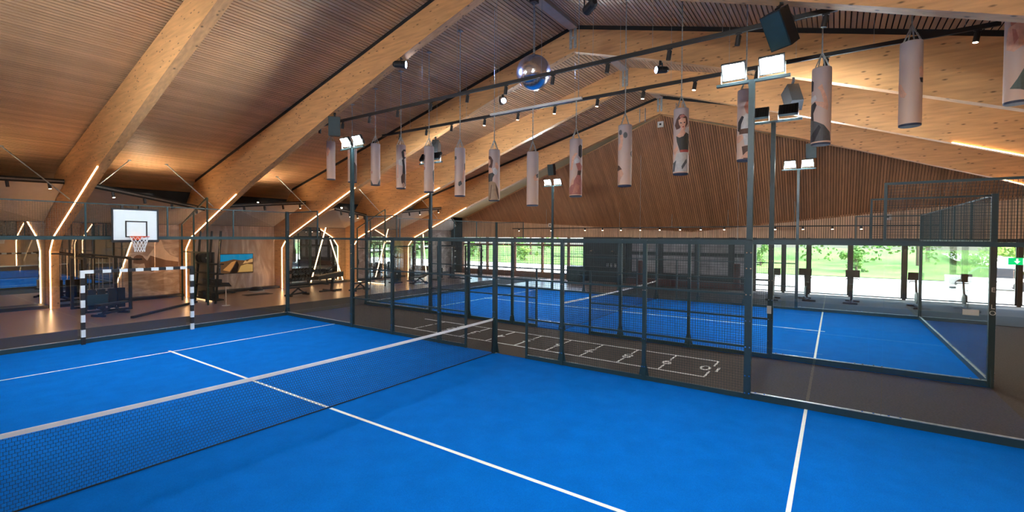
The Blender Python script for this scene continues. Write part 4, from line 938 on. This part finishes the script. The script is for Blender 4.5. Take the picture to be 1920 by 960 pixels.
MB().hexa([(-.17, -.1, .86), (.17, -.16, .84), (.17, .1, .98), (-.17, .16, 1.0), (-.17, -.1, .88), (.17, -.16, .86), (.17, .1, 1.0), (-.17, .16, 1.02)]).build('panel', M['rubber'], SG)
tag(MB((7.6, 17.5, 0)).box(7.0, 8.3, 17.1, 17.8, 0, .012).build('floor_mat', M['rubber']), 'black exercise mat on the floor below the television', 'mat')
R = thing('step_platform', (6.8, 19.2, 0), 'low black step platform against the mural plinth', 'step'); MB().box(-.5, .5, -.2, .2, .04, .12).build('top', M['rubber'], R); MB().box(-.45, -.3, -.18, .18, 0, .04).box(.3, .45, -.18, .18, 0, .04).build('feet', M['rubber'], R)
R = thing('balance_dome', (8.3, 18.9, 0), 'black half ball balance trainer on a pale base', 'balance trainer'); MB().lathe((0, 0, 0), [(.42, 0), (.42, .05), (.38, .06)], 24).build('base_ring', M['plaster'], R); MB().lathe((0, 0, .06), [(.36, 0), (.32, .1), (.2, .18), (.0, .21)], 24).build('dome', M['rubber'], R)
# dumbbell rack
DR = thing('dumbbell_rack', (11.3, 19.2, 0), 'two tier black dumbbell rack below the slanted LED lines', 'rack'); do = (11.3, 19.2, 0)
for x in (10.35, 11.6, 12.9): MB(do).box(x-.04, x+.04, 18.95, 19.5, 0, .06).bar((x, 19.0, .05), (x, 19.45, 1.0), .07, .07, up=(1, 0, 0)).build('rack_leg', M['rubber'], DR)
for y, z in ((19.02, .38), (19.3, .82)): MB(do).box(10.3, 12.95, y-.14, y+.14, z, z+.04).build('rack_shelf', M['rubber'], DR)
db = MB().tube((0, -.07, 0), (0, .07, 0), .016, 8).mesh('handle', M['galv']); hd = MB().tube((0, -.16, 0), (0, -.07, 0), .078, 8).tube((0, .07, 0), (0, .16, 0), .078, 8)
ha = MB().tube((0, -.16, 0), (0, -.07, 0), .078, 8).mesh('head', M['rubber']); hb2 = MB().tube((0, .07, 0), (0, .16, 0), .078, 8).mesh('head', M['rubber'])
for t_, (y, z) in enumerate(((19.02, .5), (19.3, .94))):
    for i in range(12):
        R = thing('dumbbell', (10.45+i*.215, y, z), f'black dumbbell, {names[i]} from the left on the {"lower" if t_ == 0 else "upper"} tier', 'dumbbell', 'dumbbells on the rack')
        for nm_, me in (('handle', db), ('head', ha), ('head', hb2)):
            o = bpy.data.objects.new(nm_, me); COL.objects.link(o); o.parent = R
# large machines right of the rack
LP = thing('lever_machine', (10.9, 16.0, 0), 'black lever machine with padded arm on the gym floor', 'gym machine'); lo_ = (10.9, 16.0, 0)
MB(lo_).box(10.2, 11.6, 15.75, 15.85, 0, .08).box(10.85, 10.95, 15.4, 16.5, 0, .08).build('base', M['rubber'], LP); MB(lo_).bar((10.95, 15.8, .08), (11.15, 15.9, .85), .12, .12).build('column', M['rubber'], LP)
MB(lo_).hexa([(10.0, 15.6, .72), (11.6, 15.6, .8), (11.6, 16.0, .8), (10.0, 16.0, .72), (10.0, 15.6, .9), (11.6, 15.6, 1.08), (11.6, 16.0, 1.08), (10.0, 16.0, .9)]).build('padded_arm', M['leather'], LP); MB(lo_).tube((11.05, 15.7, .55), (11.2, 15.72, .95), .03, 8).build('piston', M['galv'], LP)
def tower(x, y, w, lab, n=2):
    R = thing('cable_tower', (x, y, 0), lab, 'gym machine', 'cable towers')
    for s in (-1, 1):
        MB().box(s*w/2-.05, s*w/2+.05, -.06, .06, 0, 2.45).build('upright', M['rubber'], R)
        MB().tube((s*(w/2-.18), -.02, .1), (s*(w/2-.18), -.02, 2.35), .022, 8).build('guide_rod', M['chrome'], R); MB().tube((s*(w/2-.3), -.02, .1), (s*(w/2-.3), -.02, 2.35), .022, 8).build('guide_rod', M['chrome'], R)
        MB().box(s*(w/2-.24)-.14, s*(w/2-.24)+.14, -.1, .06, .1, .85).build('weight_stack', M['rubber'], R)
        MB().box(s*w/2-.35, s*w/2+.35, -.3, .3, 0, .06).build('foot', M['rubber'], R)
        pu = MB()
        for z in (.6, 1.1, 1.6, 2.05): pu.tube((s*(w/2)-.03, -.14, z), (s*(w/2)+.03, -.14, z), .05, 10)
        pu.build('pulley', M['galv'], R)
    MB().box(-w/2, w/2, -.05, .05, 2.38, 2.48).build('top_beam', M['rubber'], R)
    MB().tube((-w/2+.2, -.12, 2.3), (w/2-.2, -.12, 2.3), .02, 8).build('pull_up_bar', M['chrome'], R)
tower(17.2, 16.6, 1.6, 'cable tower left of the last LED column'); tower(20.6, 15.9, 1.7, 'cable tower right of the last LED column'); tower(22.6, 14.9, 1.9, 'cable tower in front of the left window bays')
R = thing('hanging_ring', (15.8, 19.95, 1.0), 'black gymnastic ring loop hanging on the grey rock mural', 'ring')
mb = MB()
for i in range(16):
    a, b = 2*PI*i/16, 2*PI*(i+1)/16; mb.tube((.2*math.cos(a), 0, .3+.32*math.sin(a)), (.2*math.cos(b), 0, .3+.32*math.sin(b)), .03, 6)
mb.build('loop', M['rubber'], R); MB().box(-.05, .05, .0, .08, .6, .7).build('wall_hook', M['black'], R)
# storage wall: medicine balls, shelf, cart
for i, y in enumerate((6.55, 5.0)):
    R = thing('medicine_ball', (25.4, y, 1.88), ['left', 'right'][i]+' dark medicine ball on the storage wall', 'ball', 'medicine balls on the storage wall')
    MB().sphere((0, 0, .18), .18, 18, 10).build('ball', M['leather'], R); MB().sphere((-.13, .0, .25), .07, 12, 6, (.6, 1, 1)).build('label_patch', mat('ball_print', (.35, .22, .12), .5), R)
slab('trim_31', 25.2, 25.7, 4.3, 7.2, 1.83, 1.88, M['black'], label='black shelf on the storage wall')
for i in range(4):
    R = thing('kettlebell', (25.45, 5.4-.28*i, 1.05), names[i]+' small grey kettlebell from the left on the storage shelf', 'kettlebell', 'kettlebells on the storage shelf')
    MB().sphere((0, 0, .1), .1, 12, 8).build('bell', M['galv'], R); mb = MB(); mb.path([(0, -.06, .17), (0, -.06, .26), (0, .06, .26), (0, .06, .17)], .015, 6); mb.build('handle', M['galv'], R)
slab('trim_32', 25.2, 25.7, 4.3, 7.2, 1.0, 1.05, M['black'], label='lower black shelf on the storage wall')
R = thing('storage_cart', (24.4, 7.3, 0), 'dark blue storage cart left of the storage wall', 'cart'); MB().box(-.4, .4, -.5, .5, .1, 1.1).build('cabinet', M['steel'], R); MB().box(-.41, -.4, -.45, .45, .55, .6).build('handle', M['black'], R); MB().box(-.35, .35, -.45, .45, 0, .1).build('plinth', M['black'], R)
for i, (x, y, zb, h) in enumerate(((22.0, 1.98, .45, 1.3), (22.0, -3.18, .5, 1.25))):
    R = thing('heavy_bag', (x, y, zb), ['left oxblood leather heavy bag in front of the grey windows', 'right oxblood leather heavy bag beside the tall windows'][i], 'punching bag', 'oxblood heavy bags')
    MB().lathe((0, 0, 0), [(.15, 0), (.17, .05), (.17, h-.05), (.15, h)], 20).build('bag_body', M['oxblood'], R)
    mb = MB()
    for q in range(4): mb.tube((.14*math.cos(q*PI/2), .14*math.sin(q*PI/2), h), (0, 0, h+.35), .008, 4)
    zg = zgable(x, y); mb.tube((0, 0, h+.35), (0, 0, zg-zb-.02), .008, 4); mb.build('chain', M['galv'], R)
# cardio machines by the tall windows
def bike(x, y, rz, lab, big=False):
    R = thing('exercise_machine', (x, y, 0), lab, 'exercise machine', 'exercise machines by the windows', rz)
    MB().box(-.6, -.5, -.28, .28, 0, .08).box(.55, .65, -.28, .28, 0, .08).box(-.5, .55, -.05, .05, .05, .12).build('base', M['rubber'], R)
    MB().tube((.25, -.04, .42), (.25, .04, .42), .26, 22).build('flywheel', M['steel'], R)
    MB().bar((-.05, 0, .12), (-.28, 0, .85), .06, .06).build('seat_post', M['rubber'], R); MB().hexa([(-.45, -.1, .85), (-.1, -.04, .87), (-.1, .04, .87), (-.45, .1, .85), (-.45, -.1, .93), (-.1, -.04, .92), (-.1, .04, .92), (-.45, .1, .93)]).build('saddle', M['leather'], R)
    MB().bar((.3, 0, .4), (.5, 0, 1.25), .07, .07).build('front_post', M['rubber'], R)
    mb = MB(); mb.path([(.3, -.25, 1.1), (.45, -.22, 1.15), (.45, .22, 1.15), (.3, .25, 1.1)], .02, 6); mb.build('handlebar', M['rubber'], R)
    MB().hexa([(.5, -.28, 1.2), (.54, -.28, 1.2), (.54, .28, 1.2), (.5, .28, 1.2), (.46, -.28, 1.55), (.5, -.28, 1.56), (.5, .28, 1.56), (.46, .28, 1.55)]).build('display', M['rubber'], R)
bike(22.2, -4.8, .0, 'exercise bike in front of the first tall window'); bike(23.0, -6.2, .2, 'exercise bike next to the first one by the windows'); bike(23.0, -8.0, -.1, 'exercise bike in the middle of the tall windows'); bike(22.8, -10.4, .1, 'exercise bike nearest the exit sign')
# exit sign
EX = thing('exit_sign', (25.9, -14.1, 1.93), 'green emergency exit sign with white arrow at the right edge', 'exit sign'); eo = (25.9, -14.1, 1.93)
MB(eo).box(25.88, 25.92, -14.7, -13.8, 1.93, 2.25).build('sign_panel', M['exitg'], EX)
ar = MB(eo); ar.add([(25.875, -13.98, 2.1), (25.875, -14.18, 2.1), (25.875, -14.08, 1.97)], [(0, 1, 2)]).box(25.873, 25.877, -14.11, -14.05, 2.1, 2.21); ar.build('white_arrow', M['exitw'], EX)
MB(eo).box(25.87, 25.879, -14.68, -14.26, 1.95, 2.23).build('white_field', M['exitw'], EX)
mn = MB(eo); mn.box(25.86, 25.87, -14.5, -14.42, 2.05, 2.14).bar((25.865, -14.46, 2.06), (25.865, -14.38, 1.97), .02, .03).bar((25.865, -14.46, 2.06), (25.865, -14.54, 1.98), .02, .03).box(25.86, 25.87, -14.49, -14.44, 2.15, 2.2); mn.build('running_figure', M['exitg'], EX)
# letters on the corner post
LT = thing('post_letters', (8.7, -10, 1.5), 'small white vertical letters on the corner post of the far court', 'lettering')
for ch, z in (('E', 2.03), ('L', 1.68), ('O', 1.55)): text(ch, .13, M['chalk'], 'letter', LT, (.005, .0, z-1.5), (PI/2, 0, -PI/2))
R = thing('notice_plate', (8.70, -5.98, 1.25), 'small white notice plate on the fence post of the far court', 'notice'); MB().box(-.01, .0, -.05, .05, -.1, .1).build('plate', M['white'], R)
R = thing('notice_plate', (8.70, -9.9, 1.55), 'small white notice plate beside the post letters', 'notice'); MB().box(-.01, .0, .1, .35, -.07, .05).build('plate', M['white'], R)

# --- uplights on top of the soffits
M['up'] = emis('uplight_lens', (1., .78, .50), 185.)
for i, x in enumerate((-7.5, -2.5, 2.6, 7.6, 12.6, 17.6)):
    for s in (1, -1):
        y = 16.9 if s > 0 else 2*RY-16.9
        R = thing('uplight', (x, y, 4.75), ('gym side' if s > 0 else 'camera side')+f' uplight in roof bay {names[i]} from the left', 'uplight', 'uplights under the eaves')
        d = Vector((0, -.75*s, .66)); q = Vector((0, .66*s, .75)); ex = Vector((1, 0, 0))
        def P(a_, b_, c_): return ex*a_+q*b_+d*c_
        MB().hexa([P(-.2, -.12, -.1), P(.2, -.12, -.1), P(.2, .12, -.1), P(-.2, .12, -.1), P(-.2, -.12, 0), P(.2, -.12, 0), P(.2, .12, 0), P(-.2, .12, 0)]).build('housing', M['black'], R)
        MB().hexa([P(-.18, -.1, .001), P(.18, -.1, .001), P(.18, .1, .001), P(-.18, .1, .001), P(-.18, -.1, .005), P(.18, -.1, .005), P(.18, .1, .005), P(-.18, .1, .005)]).build('lens', M['up'], R)
        MB().bar((0, .05*s, -.12), (0, 2.9*s, -.12), .04, .04).build('arm', M['black'], R)
        MB().box(-.22, .22, -.135*s-.006, -.135*s+.006, -.14, .15).build('visor', M['black'], R)

# ================================================================== OUTDOORS
M['grass'] = mat('lawn', (.10, .20, .03), .9, var=.45, scale=.25)
M['gravel'] = mat('pale_forecourt', (.55, .53, .50), .9, var=.1, scale=2)
M['leaf'] = mat('tree_leaves', (.09, .2, .03), .8, var=.35, scale=1.2)
M['bark'] = mat('bark', (.09, .06, .04), .9, var=.3, scale=5)
tag(MB((60, 0, -.3)).box(26.3, 120, -90, 90, -.4, -.15).build('ground_outside', M['gravel']), 'pale forecourt outside the windows', kind='structure')
gr = MB((50, 0, 0)); n = 24
pts = [[(44+k*7, -90+180*j/n, -.1+[0, .35, .8, 1.3, 1.7][k]*(1+.15*math.sin(j*.9+k))) for j in range(n+1)] for k in range(5)]
for k in range(4):
    for j in range(n): gr.add([pts[k][j], pts[k+1][j], pts[k+1][j+1], pts[k][j+1]], [(0, 1, 2, 3)])
tag(gr.build('grass_slope', M['grass']), 'green grass slope rising beyond the forecourt', kind='structure')
def tree(x, y, h, lab, seed, low=.08, n=1500, leaf=.2, gap=1.):
    rd = random.Random(seed); R = thing('tree' if h > 5 else 'shrub', (x, y, 0), lab, 'tree' if h > 5 else 'shrub', 'trees and shrubs outside the hall')
    MB().tube((0, 0, -.3), (.1, .1, h*.55), .05*h**.6, 8, r2=.1).build('trunk', M['bark'], R)
    mb = MB()
    cl = [(Vector((rd.gauss(0, h*.2), rd.gauss(0, h*.2), h*low+rd.random()*h*(.95-low))), h*.11+rd.random()*h*.08) for _ in range(14)]
    for _ in range(n):
        c, r = rd.choice(cl); d = Vector((rd.gauss(0, 1), rd.gauss(0, 1), rd.gauss(0, 1))).normalized()
        p = c+d*r*rd.random()**.3; a = Vector((rd.gauss(0, 1), rd.gauss(0, 1), rd.gauss(0, 1))).normalized()*leaf; b = d.cross(a)*.9
        mb.add([p-a, p+b, p+a, p-b], [(0, 1, 2, 3)])
    mb.build('crown', M[rd.choice(('leaf', 'leaf', 'leaf_light'))], R, kind='stuff')
M['leaf_light'] = mat('light_tree_leaves', (.17, .30, .05), .8, var=.35, scale=1.2)
tsp = [(58, 42, 9), (55, 30, 10), (62, 21, 9), (58, 12, 11), (71, 3, 9), (59, -5, 11), (56, -14, 9), (66, -22, 9), (57, -34, 11), (62, -48, 9)]
for i, (x, y, h) in enumerate(tsp): tree(x, y, h, f'leafy green tree beyond the forecourt, {names[i]} from the left', i, .12)
ssp = [(50, 37, 2.6), (47, 26, 2.2), (52, 16, 2.8), (47, 8.5, 2.2), (51, -1, 2.6), (49, -9, 2.3), (52, -17, 3.0), (48, -25, 2.4)]
for i, (x, y, h) in enumerate(ssp): tree(x, y, h, f'leafy shrub on the grass slope, {names[i]} from the left', 60+i, .05, 900, .11)
tag(MB((40, -22, -.2)).add([(44, -34, .1), (44, -22, .1), (58, -17, 1.0), (66, -17, 1.5), (66, -21, 1.5), (58, -23, 1.0)], [(0, 5, 2, 1), (5, 4, 3, 2)]).build('gravel_path', M['gravel']), 'pale gravel path up the grass slope', kind='structure')
CR = thing('parked_car', (38, -15.5, -.15), 'pale parked car on the forecourt behind the tall windows', 'car'); 
MB().hexa([(-2.1, -.85, .25), (2.1, -.85, .25), (2.1, .85, .25), (-2.1, .85, .25), (-2.1, -.85, .8), (2.1, -.85, .8), (2.1, .85, .8), (-2.1, .85, .8)]).build('body', M['white'], CR)
MB().hexa([(-1.6, -.8, .8), (1.2, -.8, .8), (1.2, .8, .8), (-1.6, .8, .8), (-1.2, -.65, 1.4), (.5, -.65, 1.4), (.5, .65, 1.4), (-1.2, .65, 1.4)]).build('cabin', M['black'], CR)
for q in ((-1.3, -.8), (1.3, -.8), (-1.3, .8), (1.3, .8)): MB().tube((q[0], q[1]-.1, .32), (q[0], q[1]+.1, .32), .32, 16).build('wheel', M['rubber'], CR)
CR.rotation_euler = (0, 0, 1.45)
